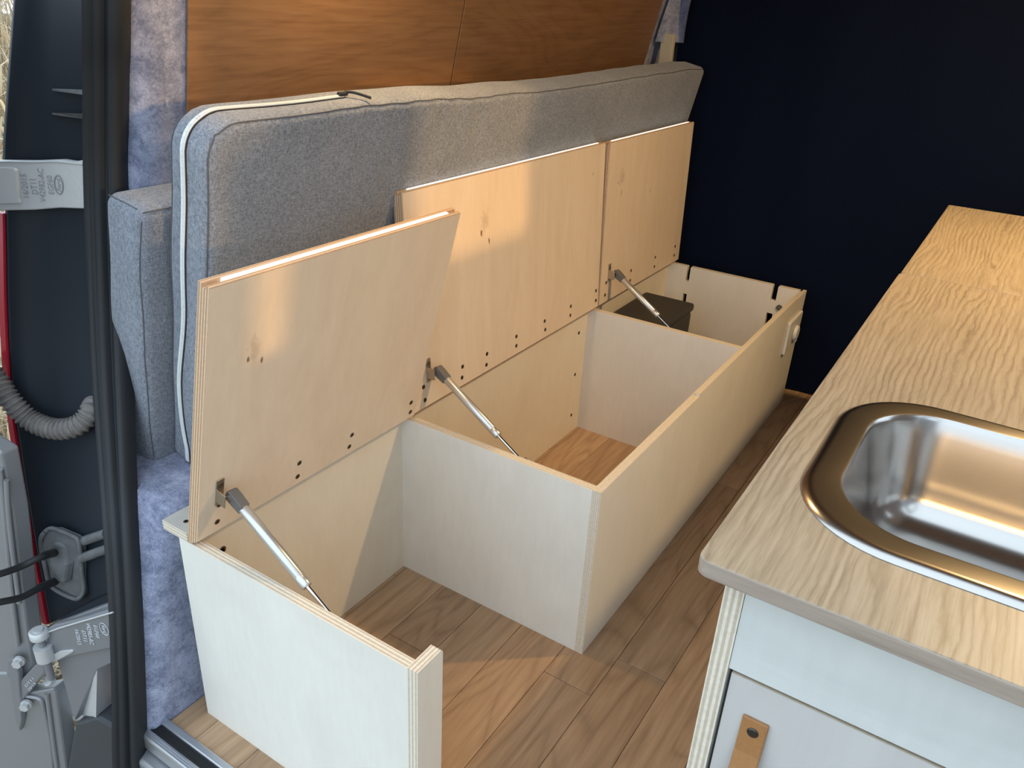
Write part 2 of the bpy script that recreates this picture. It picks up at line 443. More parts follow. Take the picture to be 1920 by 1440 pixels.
# ------------------------------------------------------------------ left wall: felt lining
seal_px = [((273, 1440), -.545), ((268, 1300), -.545), ((262, 1150), -.55), ((255, 1000), -.585), ((250, 870), -.64), ((243, 640), -.70), ((236, 350), -.71), ((237, 150), -.67), ((238, 0), -.62)]
seal_r = [un(u, v, 0, x) for (u, v), x in seal_px]
d = (seal_r[-1] - seal_r[-2]).normalized()
seal_r = [seal_r[0] + V(.0, -.01, -.12)] + seal_r + [V(-.55, .13, 1.45), V(-.47, .12, 1.78)]
seal_rc = catmull(seal_r, 6)
def seal_at(z):
    for a, b in zip(seal_rc[:-1], seal_rc[1:]):
        if a.z <= z <= b.z:
            t = (z - a.z) / max(b.z - a.z, 1e-6); return a.lerp(b, t)
    return seal_rc[0] if z < seal_rc[0].z else seal_rc[-1]
zs = [-.10, -.02, .06, .14, .22, .30, .36, .40, .42, .43, .435, .44, .45, .50, .6, .7, .8, .9, 1.0, 1.1, 1.2, 1.3, 1.4, 1.55, 1.7, 1.78]
mb = MB(); rows = []
for i, z in enumerate(zs):
    s = seal_at(z)
    if z <= .40: xw = -.54
    elif z < .45:
        t = (z - .40)/.05; xw = -.54 + (wallx(.45) + .54)*max(0, (t-.2)/.8)
        if z == .42: xw = -.556
        if z == .43: xw = -.60
        if z == .435: xw = -.68
        if z == .44: xw = wallx(.45)+.01
    else: xw = wallx(z)
    row = [s + V(-.03, .012, 0), s + V(-.012, .005, 0)]
    dx = xw - s.x
    row.append(V(s.x + dx*.75, s.y + (.03 if abs(dx) > .03 else .02), z))
    row.append(V(xw, s.y + (.09 if abs(dx) > .03 else .05), z))
    for y in (.25, .5, 1.0, 1.5, 2.0, 2.3): row.append(V(xw, y, z))
    rows.append(row)
nr = len(rows[0]); vs = [p for r in rows for p in r]; fs = []
for i in range(len(rows)-1):
    for k in range(nr-1): fs.append((i*nr+k, i*nr+k+1, (i+1)*nr+k+1, (i+1)*nr+k))
mb.add(vs, fs, 0, True)
# back side so that the wall has thickness
off = len(vs); vs2 = [p + V(-.05 - max(0, (-.70 - p.x))*0, .0, 0) for p in vs]
mb.add(vs2, [f[::-1] for f in fs], 0, True)
wl = struct(mb.build('wall_left', M['felt']))
# wood panels on the wall
for (y0, y1) in ((.232, .930), (.933, 1.985)):
    mb = MB()
    U = V(0, 1, 0); z0, z1 = .95, 1.80
    Vv = V(SLOPE, 0, 1)
    ply(mb, [rect(y0, y1, z0, z1)], V(wallx(0) + .002, 0, 0), U, Vv, .005, 0, 0)
    o = mb.build('panel', M['panel'], wl, bevel=.001, seg=1)

# right wall, ceiling, rear header, right pillar, bulkhead behind the curtain
mb = MB(); ply(mb, [[(0, 0), (2.3, 0), (2.3, 1.84), (.09, 1.84), (.09, 1.18), (0, 1.13)], rrect(.44, .85, .86, 1.23, .03, 4)], (.985, 0, 0), (0,1,0), (0,0,1), .045, 0, 0); struct(mb.build('wall_right', M['wallr']))
# right rear door standing open outside, with its window
mb = MB(); ply(mb, [rect(-.74, -.055, -.45, 1.75), rrect(-.66, -.16, 1.20, 1.66, .04, 4)], (1.0, 0, 0), (0,1,0), (0,0,1), .04, 0, 0); struct(mb.build('door_2', M['body']))
mb = MB(); mb.box((-.80, .06, 1.80), (1.03, 2.35, 1.84)); struct(mb.build('ceiling', M['ceil']))
mb = MB(); mb.box((-.55, .02, 1.70), (1.03, .10, 1.84)); struct(mb.build('trim_1', M['wallr']))
mb = MB(); mb.box((-.80, 2.22, 0), (1.03, 2.26, 1.84)); struct(mb.build('wall_front', M['wallr']))

# ------------------------------------------------------------------ curtain
mb = MB(); nx, nz = 150, 26; vs = []
for j in range(nz + 1):
    z = .004 + 1.79*j/nz; q = j/nz
    for i in range(nx + 1):
        x = -.60 + 1.58*i/nx; 
        x += .02*math.sin(z*2)*(1-q)
        ph = 9*x + .9*math.sin(3.1*x + .6*z) - 1.4*q*math.cos(1.3*x)
        y = 2.105 + .007*math.sin(ph*1.1) + .003*math.sin(ph*2.3 + 1) + .016*math.sin(3.2*x - 1.9*z)*(1 - .5*q) + .006*noise.noise(V(x*6, z*3, 1))
        vs.append(V(x - max(0, .9 - z)*0, y, z))
n1 = nx + 1
fs = [(j*n1+i, j*n1+i+1, (j+1)*n1+i+1, (j+1)*n1+i) for j in range(nz) for i in range(nx)]
mb.add(vs, fs, 0, True)
mb.add([p + V(0, .002, 0) for p in vs], [f[::-1] for f in fs], 0, True)
cur = mb.build('curtain', M['curtain']); tag(cur, 'dark navy curtain hanging floor to ceiling behind the bench and worktop', 'curtain')

# ------------------------------------------------------------------ storage bench
bench = thing('storage_bench', 'pale birch plywood storage bench with three propped-open lids and three compartments', 'bench', (-.25, 1, 0))
PM = [M['plyw'], M['edge']]
PI2 = [M['plyw_warm_lit'], M['edge']]
def panel(name, loops, O, U, Vv, t, mats=None, parent=None):
    mb = MB(); ply(mb, loops, O, U, Vv, t); return mb.build(name, mats or PM, parent or bench)
# y-facing boards: frame U=+x, V=+z, normal U x V = -y  -> put O at the far face
panel('end_panel', [rect(-WL, -T, 0, H)], (0, T, 0), (1,0,0), (0,0,1), T)
panel('divider', [rect(-WI, -T, 0, H)], (0, L1+T, 0), (1,0,0), (0,0,1), T)
panel('divider', [rect(-WI, -T, 0, H)], (0, L2+T, 0), (1,0,0), (0,0,1), T)
# far board with two top notches, two slots and a round hole
notch = [(-WI, 0), (-T, 0), (-T, H), (-.086, H), (-.0875, H-.003), (-.0875, .348), (-.1055, .348), (-.1055, H-.003), (-.107, H),
         (-.394, H), (-.3955, H-.003), (-.3955, .348), (-.4075, .348), (-.4075, H-.003), (-.409, H), (-WI, H)]
hole = [(-.070 + .010*math.cos(a), .329 + .010*math.sin(a)) for a in [2*PI*k/14 for k in range(14)]]
panel('far_panel', [notch, rect(-.1085, -.0885, .225, .302), rect(-.4085, -.3955, .225, .300)], (0, L3, 0), (1,0,0), (0,0,1), T)
mb = MB(); tube(mb, [V(-.071, L3-T-.004, .329), V(-.071, L3-T+.002, .329)], .010, 16); mb.build('hole_shade_disc', M['gplast'], bench)  # round hole is not cut: a dark grey disc stands in for its shade
# x-facing boards: U=+y, V=+z -> normal +x
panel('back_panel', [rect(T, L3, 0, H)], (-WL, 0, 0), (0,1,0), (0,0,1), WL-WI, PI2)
ZS = 1.041
panel('front_panel', [[(L1, 0), (L3, 0), (L3, H+.0015), (1.90, H+.0015), (1.90, H+.006), (ZS, H+.006), (ZS, H), (L1, H)]], (-.011, 0, 0), (0,1,0), (0,0,1), .011)
panel('front_panel_core', [rect(L1, L3-T, 0, H)], (-T, 0, 0), (0,1,0), (0,0,1), .0069)
o = panel('corner_post', [[(0, 0), (WP, 0), (WP, H-.004), (WP-.004, H+.001), (0, H+.001)]], (-T, 0, 0), (0,1,0), (0,0,1), T)
# fixed top strip along the wall
mb = MB(); ply(mb, [rect(-.5375, -XH-.024, 0, L3)], (0, 0, H), (1,0,0), (0,1,0), T)
st = mb.build('hinge_strip', [simple('strip_top', (.50, .47, .43), .55, var=.1, bscale=20), M['edge']], bench)

def screw_at(P, N, parent, r=.0052):
    P, N = Vector(P), Vector(N).normalized()
    mb = MB(); tube(mb, [P - N*.001, P + N*.0006], r, 12, 0, smooth=False)
    a = N.orthogonal().normalized(); b = N.cross(a)
    c = P + N*.0008; L = r*.62; ww = r*.2
    for p, q in ((a, b), (b, a)):
        vs = [c+p*L+q*ww, c-p*L+q*ww, c-p*L-q*ww, c+p*L-q*ww]
        mb.add(vs, [(0, 1, 2, 3)], 1); mb.add([v for v in vs], [(3, 2, 1, 0)], 1)
    mb.build('screw', [M['screw'], M['screwd']], parent)

TLB = .0225
lidmats = {}
def lid(y0, y1, a, label, screws, knots, cols):
    c, s = math.cos(a), math.sin(a)
    up = V(c, 0, s); n = V(s, 0, -c)                  # up along the board, n out of its inner face
    O = V(-XH, 0, H + .003)
    lm = ply_face('birch_lid', cols[0], cols[1], [((y0*0 + k[0]) - 1, O.z + k[1]*s, k[2], k[3], k[4]) for k in knots])
    mb = MB()
    # back board 8 mm and front board 14.5 mm with a groove in the top edge for the light profile; bottom edge chamfered
    g0, g1, zt = -.0135, -.0065, LL
    prof = [(-TLB, -.004), (-.014, -.004), (0, .010), (0, zt-.002), (-.0015, zt), (g1, zt), (g1, zt-.006), (g0, zt-.006), (g0, zt), (-TLB, zt)]
    P = lambda q, y: O + n*q[0] + up*q[1] + V(0, y, 0)
    for y, rev in ((y0, False), (y1, True)):
        vs, fs = fill_loops([[P(q, y) for q in prof]])
        want = V(0, 1 if rev else -1, 0); f2 = []; uvs = []
        for f in fs:
            nn = (vs[f[1]]-vs[f[0]]).cross(vs[f[2]]-vs[f[0]])
            f = f if nn.dot(want) > 0 else f[::-1]
            f2.append(f); uvs.append([(vs[k].z, ((vs[k]-O).dot(n) + TLB)/TLB*1.25) for k in f])
        mb.add(vs, f2, 1, uvs=uvs)
    m = len(prof)
    for i in range(m):
        p, q = prof[i], prof[(i+1) % m]
        face = abs(p[0]-q[0]) < 1e-6 and abs(p[1]-q[1]) > .1
        vs = [P(p, y0), P(q, y0), P(q, y1), P(p, y1)]
        va, vb = (p[0]+TLB)/TLB*1.25, (q[0]+TLB)/TLB*1.25
        mb.add(vs, [(0, 1, 2, 3)], 0 if face else 1, uvs=[[(y0, va), (y0, vb), (y1, vb), (y1, va)]])
    o = mb.build('lid', [lm, M['edge_lid']], bench, recalc=True); o['label'] = label
    mb = MB(); e = .028
    vs = []
    A = [P((g0+.0003, zt-.005), y0+e), P((g1-.0003, zt-.005), y0+e), P((g1-.0003, zt+.0012), y0+e), P((g0+.0003, zt+.0012), y0+e)]
    B = [p + V(0, y1-y0-2*e, 0) for p in A]
    mb.add(A+B, [(0,1,2,3), (7,6,5,4), (0,4,5,1), (1,5,6,2), (2,6,7,3), (3,7,4,0)], 0)
    ld = mb.build('led_diffuser', M['led'], o, recalc=True)
    for (y, sd_) in screws: screw_at(O + up*sd_ + V(0, y, 0), n, o)
    return O, up, n, o
LC = ((.74, .60, .45), (.82, .68, .53))
lids = [lid(0, L1+.006, A1, 'birch lid leaning forward over the nearest compartment', [(.039, .068), (.037, .031), (.211, .060), (.211, .028), (.345, .056), (.343, .028), (.521, .053), (.526, .026)],
            [(.074, .336, .006, .013, .9), (.100, .325, .005, .018, .9), (.085, .35, .03, .05, .25)], LC),
        lid(L1+.010, L2+.006, A2, 'wide birch lid over the middle compartment', [(.582, .059), (.585, .027), (.723, .056), (.72, .030), (.821, .054), (.818, .027), (.95, .057), (.95, .032), (1.088, .056), (1.092, .031), (1.229, .057), (1.228, .031), (1.379, .062), (1.381, .032)],
            [(.806, .345, .009, .016, .9), (.835, .322, .006, .022, .9), (.82, .37, .04, .06, .25), (1.33, .40, .008, .014, .5)], LC),
        lid(L2+.012, L3, A3, 'birch lid over the far compartment by the curtain', [(1.439, .071), (1.438, .033), (1.613, .066), (1.613, .034), (1.80, .066), (1.80, .034), (1.97, .066), (1.97, .034)],
            [(1.472, .357, .009, .014, .8), (1.496, .325, .007, .024, .8), (1.49, .37, .04, .06, .25), (1.70, .30, .008, .016, .4)], LC)]
for z in (.063, .202, .338): screw_at((-WI, 1.342, z), (1, 0, 0), bench, .0055)
screw_at((-WI, .064, .344), (1, 0, 0), bench, .007)
screw_at((-.503, .02, H+T), (0, 0, 1), bench, .0045)
screw_at((-.485, .62, H+T), (0, 0, 1), bench, .0045)

def strut(li, y, s, low, label):
    O, up, n, lo = lids[li]
    base = O + up*s + V(0, y, 0)
    top = base + n*.020 + V(0, .004, 0)
    low = Vector(low); ax = (low - top); L = ax.length; ax.normalize()
    # zinc bracket: plate on the lid and an ear with a pivot
    mb = MB()
    side = V(0, 1, 0)
    def pbox(c, hu, hn, hs):
        vs = []
        for a in (-1, 1):
            for b in (-1, 1):
                for e in (-1, 1): vs.append(c + up*hu*a + n*hn*b + side*hs*e)
        mb.add(vs, [(0,1,3,2), (4,6,7,5), (0,4,5,1), (2,3,7,6), (0,2,6,4), (1,5,7,3)], 0)
    pbox(base + n*.0012 + V(0, -.006, 0), .027, .0012, .0075)
    pbox(base + n*.012 - up*.004 + V(0, -.0125, 0), .013, .0105, .001)
    cyl = MB()
    q0 = top + ax*.028; q1 = top + ax*(L*.66)
    tube(cyl, [q0, q0+ax*.002, q1-ax*.020, q1-ax*.0195, q1-ax*.019, q1-ax*.002, q1], lambda i: (.0078, .0090, .0090, .0086, .0090, .0090, .0076)[i], 20)
    cy = cyl.build('gas_strut', M['strut'], bench); cy['label'] = label
    mb.build('bracket', M['zinc'], cy, bevel=.0006, seg=1)
    for du in (.016, -.018):
        mb = MB(); tube(mb, [base + n*.0005 + up*du + V(0,-.006,0), base + n*.0036 + up*du + V(0,-.006,0)], .0045, 12); mb.build('bracket_screw', M['screw'], cy)
    mb = MB(); tube(mb, [q1 - ax*.01, top + ax*(L-.018)], .0036, 12); mb.build('rod', M['chrome'], cy)
    # end fittings
    def fitting(p, dirv):
        f = MB(); w = V(0, 1, 0); u = dirv; v = u.cross(w).normalized(); w = v.cross(u)
        prof = [(-.008, -.006), (-.004, -.0105), (.010, -.0105), (.030, -.0085), (.030, .0085), (.010, .0105), (-.004, .0105), (-.008, .006)]
        A = [p + u*a + v*b + w*.0085 for a, b in prof]; B = [p + u*a + v*b - w*.0085 for a, b in prof]
        m = len(prof)
        f.add(A+B, [list(range(m)), list(range(2*m-1, m-1, -1))] + [(i, i+m, (i+1) % m + m, (i+1) % m) for i in range(m)], 0)
        f.build('end_fitting', M['gplast'], cy, bevel=.0015, seg=2, recalc=True)
        g = MB(); tube(g, [p - V(0, .0115, 0), p + V(0, .010, 0)], .0048, 14); g.build('pivot_pin', M['chrome'], cy)
    fitting(top, ax); fitting(low, -ax)
strut(0, .043, .098, (-.158, .032, .353), 'gas strut of the nearest lid')
strut(1, .606, .092, (-.175, .578, .360), 'gas strut of the middle lid')
strut(2, 1.460, .098, (-.200, 1.432, .365), 'gas strut of the far lid')
# white switch plate on the aisle side, far end
pl = MB(); pl.box((0, 1.835, .232), (.010, 1.985, .342)); plate = pl.build('socket_plate', M['white'], bench, bevel=.004, seg=3); plate['label'] = 'white socket plate on the outer side of the bench'
mb = MB(); c = V(0.0115, 1.915, .287); tube(mb, [c, c+V(.003,0,0), c+V(.008,0,0), c+V(.010,0,0)], lambda i: (.026, .026, .024, .020)[i], 24); mb.build('socket_boss', M['white'], plate)

# dark box inside the far compartment
bx = thing('equipment_box', 'dark grey plastic equipment box inside the far bench compartment', 'box', (-.39, 1.62, 0))
mb = MB(); mb.box((-.470, 1.425, 0), (-.300, 1.80, .318)); mb.build('body', M['battery'], bx, bevel=.012, seg=3)
mb = MB(); mb.box((-.474, 1.421, .318), (-.296, 1.804, .345)); mb.build('lid', M['battery'], bx, bevel=.009, seg=3)
mb = MB(); mb.box((-.300, 1.56, .22), (-.292, 1.67, .29)); mb.build('handle', M['blackp'], bx, bevel=.003)

# ------------------------------------------------------------------ cushions
UPc = V(.2, 0, .98).normalized(); FRc = V(UPc.z, 0, -UPc.x); YC = V(0, 1, 0)
BO = V(-.675, .120, .4375); BL, BH, BT = 1.93, .632, .086
def disp_big(l, nrm):
    y, h, t = l
    l = l.copy()
    l[2] += .004*math.sin(y*3.1+1)*math.sin(h*5)*(1 if t > BT*.5 else -1)*0.6
    if t > BT*.6:       # soft vertical creases below the top seam of the front face
        wgt = max(0, (h - .30)/.33)
        env = math.exp(-((y-.55)/.28)**2)
        l[2] += .0022*wgt*env*math.sin(y*95 + 2*math.sin(h*9)) + .003*noise.noise(V(y*5, h*5, 0))
    if h > BH*.8:
        l[1] += .006*math.sin(y*4.2+.6)*min(1, y*3) + .004*noise.noise(V(y*7, 0, 3))
    l[0] += .006*noise.noise(V(h*6, t*10, 5)) * max(0, 1 - y/.1)
    R = .055                                   # big soft corner where the end meets the top
    dy, dh = R - l[0], l[1] - (BH - R)
    if dy > 0 and dh > 0:
        c_ = R - .018; k = (c_ + math.hypot(dy-c_, dh-c_) if dy > c_ and dh > c_ else max(dy, dh))/math.hypot(dy, dh); l[0] = R - dy*k; l[1] = BH - R + dh*k
    return l
cush = thing('bench_cushion', 'long grey woven bench cushion with a white zip standing against the wall', 'cushion', BO + FRc*.04)
mb = MB(); soft_box(mb, BO, YC, UPc, FRc, (BL, BH, BT), .018, .016, disp_big); mb.build('cover', M['cush'], cush)
def cpt(y, h, t): return BO + YC*y + UPc*h + FRc*t
def sbp(y, h, t, r=.018):
    p = Vector((y, h, t)); dm = (BL, BH, BT)
    q = Vector([min(max(p[i], r), dm[i]-r) for i in range(3)]); d = p - q
    if d.length > 1e-9: q = q + d.normalized()*r
    return cpt(*disp_big(q, None))
CC = cpt(BL/2, BH/2, BT/2)
def seam_line(pts, nm, par, lift=.0006, rad=.0011):
    mb = MB(); tube(mb, pts, rad, 6); return mb.build(nm, M['seam'], par)
for t_, sg in ((BT, 1), (0, -1)):
    out = (FRc*sg - YC)*.0005
    seam_line([sbp(0, h, t_) + out for h in [.02 + i*(BH-.02)/60 for i in range(61)]] , 'seam', cush)
seam_line([sbp(y, BH, BT) + (FRc + UPc)*.0005 for y in [i*(BL-.02)/180 for i in range(181)]], 'seam', cush)
# zip: tape ribbon along the near end, round the top corner and along the top
zc0 = BT*.42
pre = []
for i in range(60):
    h = .012 + i*(BH-.012)/60
    pre.append((0, h, zc0 + .012*math.exp(-((h-.02)/.05)**2) - .006*math.exp(-((h-.17)/.10)**2) + .004*math.exp(-((h-.33)/.1)**2)))
for i in range(48):
    y = i*.305/47; pre.append((y, BH, zc0 + .008*math.sin(min(1, y/.3)*PI*.6)))
zpts = [sbp(*p) for p in pre]
# thin out clustered points
zz = [zpts[0]]
for p in zpts[1:]:
    if (p - zz[-1]).length > .004: zz.append(p)
znrm = []
for i in range(len(zz)):
    tg = (zz[min(i+1, len(zz)-1)] - zz[max(i-1, 0)]).normalized(); znrm.append(tg.cross(FRc).normalized()*-1)
if znrm[0].y > 0: znrm = [-n_ for n_ in znrm]
def ribbon(mb, half, lift, m=0):
    n = len(zz)
    L = [p + k*lift - FRc*half for p, k in zip(zz, znrm)]; Rr = [p + k*lift + FRc*half for p, k in zip(zz, znrm)]
    mb.add(L + Rr, [(i, i+1, n+i+1, n+i) for i in range(n-1)], m, True)
    for S in (L, Rr): mb.add(S + [p - k*.006 for p, k in zip(S, znrm)], [(i, i+1, n+i+1, n+i) for i in range(n-1)], m)
mb = MB(); ribbon(mb, .0062, .0016); zt_ = mb.build('zip_tape', M['zipk'], cush)
mb = MB(); ribbon(mb, .0044, .0030); zp = mb.build('zip', M['zipper'], cush)
# zip teeth as fine raised bars on the near run
mb = MB()
for i in range(1, len(zz)-1):
    tg = (zz[i+1] - zz[i]); 
    for k in range(4):
        W = zz[i] + tg*(k/4) + znrm[i]*.0033; a, b, nn = FRc*.0022, tg.normalized()*.0010, znrm[i]*.0008
        mb.add([W-a-b, W+a-b, W+a+b, W-a+b, W-a*.8-b+nn, W+a*.8-b+nn, W+a*.8+b+nn, W-a*.8+b+nn], [(4,5,6,7), (0,1,5,4), (1,2,6,5), (2,3,7,6), (3,0,4,7)], 0)
zt2 = mb.build('zip_teeth', M['zipper'], cush); zt2['kind'] = 'stuff'
# pull
e0 = zz[-1]
mb = MB(); soft_box(mb, e0 + V(-.004, -.010, .002), V(1,0,0), V(0,1,0), V(0,0,1), (.010, .020, .007), .003, .004); mb.build('zip_slider', M['zipk'], cush)
mb = MB(); tube(mb, catmull([e0 + V(.002, .004, .008), e0 + V(.010, .014, .008), e0 + V(.022, .026, .004), e0 + V(.034, .034, 0)], 4), .0024, 8); mb.build('zip_pull', M['zipk'], cush)

SO = V(-.770, .084, .438); SH, ST, SL = .490, .092, .62
UPs = V(.175, 0, .985).normalized(); FRs = V(UPs.z, 0, -UPs.x)
def disp_s(l, nrm):
    l = l.copy(); y, h, t = l
    if y < .02: l[0] += -.010*math.sin(h/SH*PI) + .004*noise.noise(V(h*9, t*14, 2))
    l[2] += .004*math.sin(h*7+.5)
    return l
sc = thing('small_cushion', 'smaller plain grey cushion tucked behind the long cushion beside the door seal', 'cushion', SO + FRs*.04)
mb = MB(); soft_box(mb, SO, YC, UPs, FRs, (SL, SH, ST), .020, .014, disp_s); mb.build('cover', M['cush'], sc)
def spt(y, h, t): return SO + YC*y + UPs*h + FRs*t
mb = MB(); tube(mb, [spt(*disp_s(V(.006, h, ST-.0055), 0)) for h in [.02+i*.015 for i in range(31)]], .0010, 6); mb.build('seam', M['seam'], sc)
mb = MB(); tube(mb, [spt(*disp_s(V(.006, SH-.0055, t), 0)) for t in [.008+i*.006 for i in range(12)]], .0010, 6); mb.build('seam', M['seam'], sc)
mb = MB(); tube(mb, [spt(y, SH-.0055, ST-.0055) for y in [.006+i*.02 for i in range(30)]], .0010, 6); mb.build('seam', M['seam'], sc)

# small things at the far wall corner
mb = MB(); mb.box((-.625, 2.03, 1.02), (-.582, 2.05, 1.135)); o = mb.build('wood_block', M['block'], bevel=.002)
tag(o, 'small cream wooden block on the wall corner above the cushion end', 'block'); 
mb = MB(); vs = []
for j in range(15):
    for i in range(7):
        z = 1.11 + j*.045; u = i/6
        vs.append(V(wallx(z)+.012 + u*(.085 + .02*math.sin(z*9)), 2.045 - .035*math.sin(u*PI*1.3 + z*7) , z))
fs = [(j*7+i, j*7+i+1, (j+1)*7+i+1, (j+1)*7+i) for j in range(14) for i in range(6)]
mb.add(vs, fs, 0, True); mb.add([p + V(0, .004, 0) for p in vs], [f[::-1] for f in fs], 0, True)
o = mb.build('felt_flap', M['felt']); tag(o, 'crumpled grey felt flap between wood panel and curtain', 'felt')

# ------------------------------------------------------------------ kitchen unit
ZC = .797; TW = .0175; XC = .352
kit = thing('kitchen_cabinet', 'whitewashed plywood kitchen cabinet with leather strap handle', 'cabinet', (.65, .8, 0))
KX1 = .955
mb = MB(); ply(mb, [rect(-.026, 1.69, 0, ZC-TW)], (.374, 0, 0), (0,1,0), (0,0,1), T); mb.build('side_panel', [M['cab'], M['edge']], kit)
mb = MB(); ply(mb, [rect(.3925, KX1-T, .668, ZC-TW)], (0, -.007, 0), (1,0,0), (0,0,1), T); mb.build('top_rail', [M['cab'], M['edge']], kit)
mb = MB(); ply(mb, [rect(-.026, 1.69, 0, ZC-TW)], (KX1-T, 0, 0), (0,1,0), (0,0,1), T); mb.build('side_panel', [M['cab'], M['edge']], kit)
mb = MB(); ply(mb, [rect(.392, KX1-T, 0, .62)], (0, 1.69, 0), (1,0,0), (0,0,1), T); mb.build('back_panel', [M['cab'], M['edge']], kit)
for z0, z1 in ((.345, .6610), (.03, .340)):
    mb = MB(); ply(mb, [rect(.3955, KX1-T-.003, z0, z1)], (0, -.004, 0), (1,0,0), (0,0,1), T)
    dr = mb.build('drawer', [M['drawer'], M['edge']], kit)
    # folded leather strap with a rivet
    yb = -.022
    xs0, xs1 = .4145, .4395; zt0 = z1 - .040
    prof = [(zt0, 0), (zt0-.015, -.001), (zt0-.04, -.004), (zt0-.07, -.013), (zt0-.092, -.022), (zt0-.100, -.028)]
    mb = MB(); th = .0035
    outer = [V(0, yb + y - th, z) for z, y in prof]; inner = [V(0, yb + y, z) for z, y in prof]
    back = [V(0, yb - .0004, z) for z, y in prof[:1]]
    n = len(prof)
    A = [V(xs0, p.y, p.z) for p in outer]; B = [V(xs1, p.y, p.z) for p in outer]; A2 = [V(xs0, p.y, p.z) for p in inner]; B2 = [V(xs1, p.y, p.z) for p in inner]
    ch = .004
    A[0].z -= 0; 
    vs = A + B + A2 + B2; fs = []
    for i in range(n-1):
        fs += [(i, i+1, n+i+1, n+i), (2*n+i, 3*n+i, 3*n+i+1, 2*n+i+1), (i, 2*n+i, 2*n+i+1, i+1), (n+i, n+i+1, 3*n+i+1, 3*n+i)]
    fs += [(0, n, 3*n, 2*n), (n-1, 3*n-1, 4*n-1, 2*n-1)]
    mb.add(vs, fs, 0)
    h_ = mb.build('handle', M['leather'], dr, bevel=.0014, seg=2, recalc=True); h_['label'] = 'tan leather strap handle'
    mb = MB(); c = V((xs0+xs1)/2, yb - th, zt0 - .0145)
    tube(mb, [c + V(0, .002, 0), c + V(0, -.0012, 0), c + V(0, -.0022, 0)], lambda i: (.0056, .0056, .0046)[i], 20); mb.build('rivet', M['rivet'], dr)

def slab(mb, lo, b, z0, z1, holes=()):
    x0, x1, y0, y1, r = lo
    L = lambda ins, z: [V(x, y, z) for x, y in rrect(x0+ins, x1-ins, y0+ins, y1-ins, max(r-ins, .0005), 6)]
    ringfaces(mb, [L(b, z0), L(0, z0+b), L(0, z1-b), L(b*.3, z1-b*.3)], 1, False)
    ringfaces(mb, [L(b*.3, z1-b*.3), L(b, z1)], 0, False)
    vs, fs = fill_loops([L(b, z1)] + [[V(x, y, z1) for x, y in h] for h in holes])
    mb.add(vs, [f if (vs[f[1]]-vs[f[0]]).cross(vs[f[2]]-vs[f[0]]).z > 0 else f[::-1] for f in fs], 0)
    vs, fs = fill_loops([L(b, z0)] + [[V(x, y, z0) for x, y in h] for h in holes])
    mb.add(vs, [f if (vs[f[1]]-vs[f[0]]).cross(vs[f[2]]-vs[f[0]]).z < 0 else f[::-1] for f in fs], 1)
    for h in holes:
        n = len(h); mb.add([V(x, y, z0) for x, y in h] + [V(x, y, z1) for x, y in h], [(i, n+i, n+(i+1) % n, (i+1) % n) for i in range(n)], 1)
SR = (.391, .86, .038, .393, .105)          # sink rim
BW = (.428, .825, .0755, .361, .082)        # bowl
hole = rrect(SR[0]+.012, SR[1]-.012, SR[2]+.012, SR[3]-.012, SR[4]-.012, 10)
mb = MB(); slab(mb, (XC, .965, -.056, .9765, .012), .0016, ZC-TW, ZC, [hole])
o = mb.build('worktop', [M['oak'], M['oak_edge']]); tag(o, 'oak laminate worktop with the steel sink let into it', 'worktop')
mb = MB(); slab(mb, (XC+.002, .965, .9775, 1.708, .004), .0016, ZC-TW, ZC)
o = mb.build('worktop', [M['oak'], M['oak_edge']]); tag(o, 'plain oak laminate worktop piece beside the curtain, beyond the sink', 'worktop')

sink = thing('sink', 'brushed stainless steel inset sink with rounded corners', 'sink', (.6, .2, ZC-.15))
def lp(R, ins, z, rmin=.02): return [V(x, y, z) for x, y in rrect(R[0]+ins, R[1]-ins, R[2]+ins, R[3]-ins, max(R[4]-ins, rmin), 12)]
mb = MB()
ringfaces(mb, [lp(SR, 0, ZC+.0005), lp(SR, .0015, ZC+.0022), lp(SR, .006, ZC+.0052), lp(SR, .0085, ZC+.0060), lp(SR, .012, ZC+.0058), lp(BW, -.004, ZC+.0050), lp(BW, -.0015, ZC+.0046)], 0)
mb.build('rim', M['steel'], sink)
mb = MB()
loops = [lp(BW, -.0015, ZC+.0046), lp(BW, 0, ZC+.0030), lp(BW, .0018, ZC-.002)]
D = .125
for k in range(1, 6): loops.append(lp(BW, .0018 + .018*k/5, ZC - .002 - (D-.045)*k/5))
for k in range(1, 9):
    a = PI/2*k/8; loops.append(lp(BW, .0198 + .050*(1-math.cos(a)), ZC - (D-.045) - .002 - .043*math.sin(a), .03))
ringfaces(mb, loops, 0)
c = loops[-1]; cc = sum(c, Vector())/len(c) - V(0, 0, .003)
mb.add(c + [cc], [(i, (i+1) % len(c), len(c)) for i in range(len(c))], 0, True)
mb.build('bowl', M['steel'], sink)
mb = MB(); q = cc + V(.06, 0, .002); tube(mb, [q, q+V(0,0,.003)], .035, 24); mb.build('drain', M['chrome'], sink)

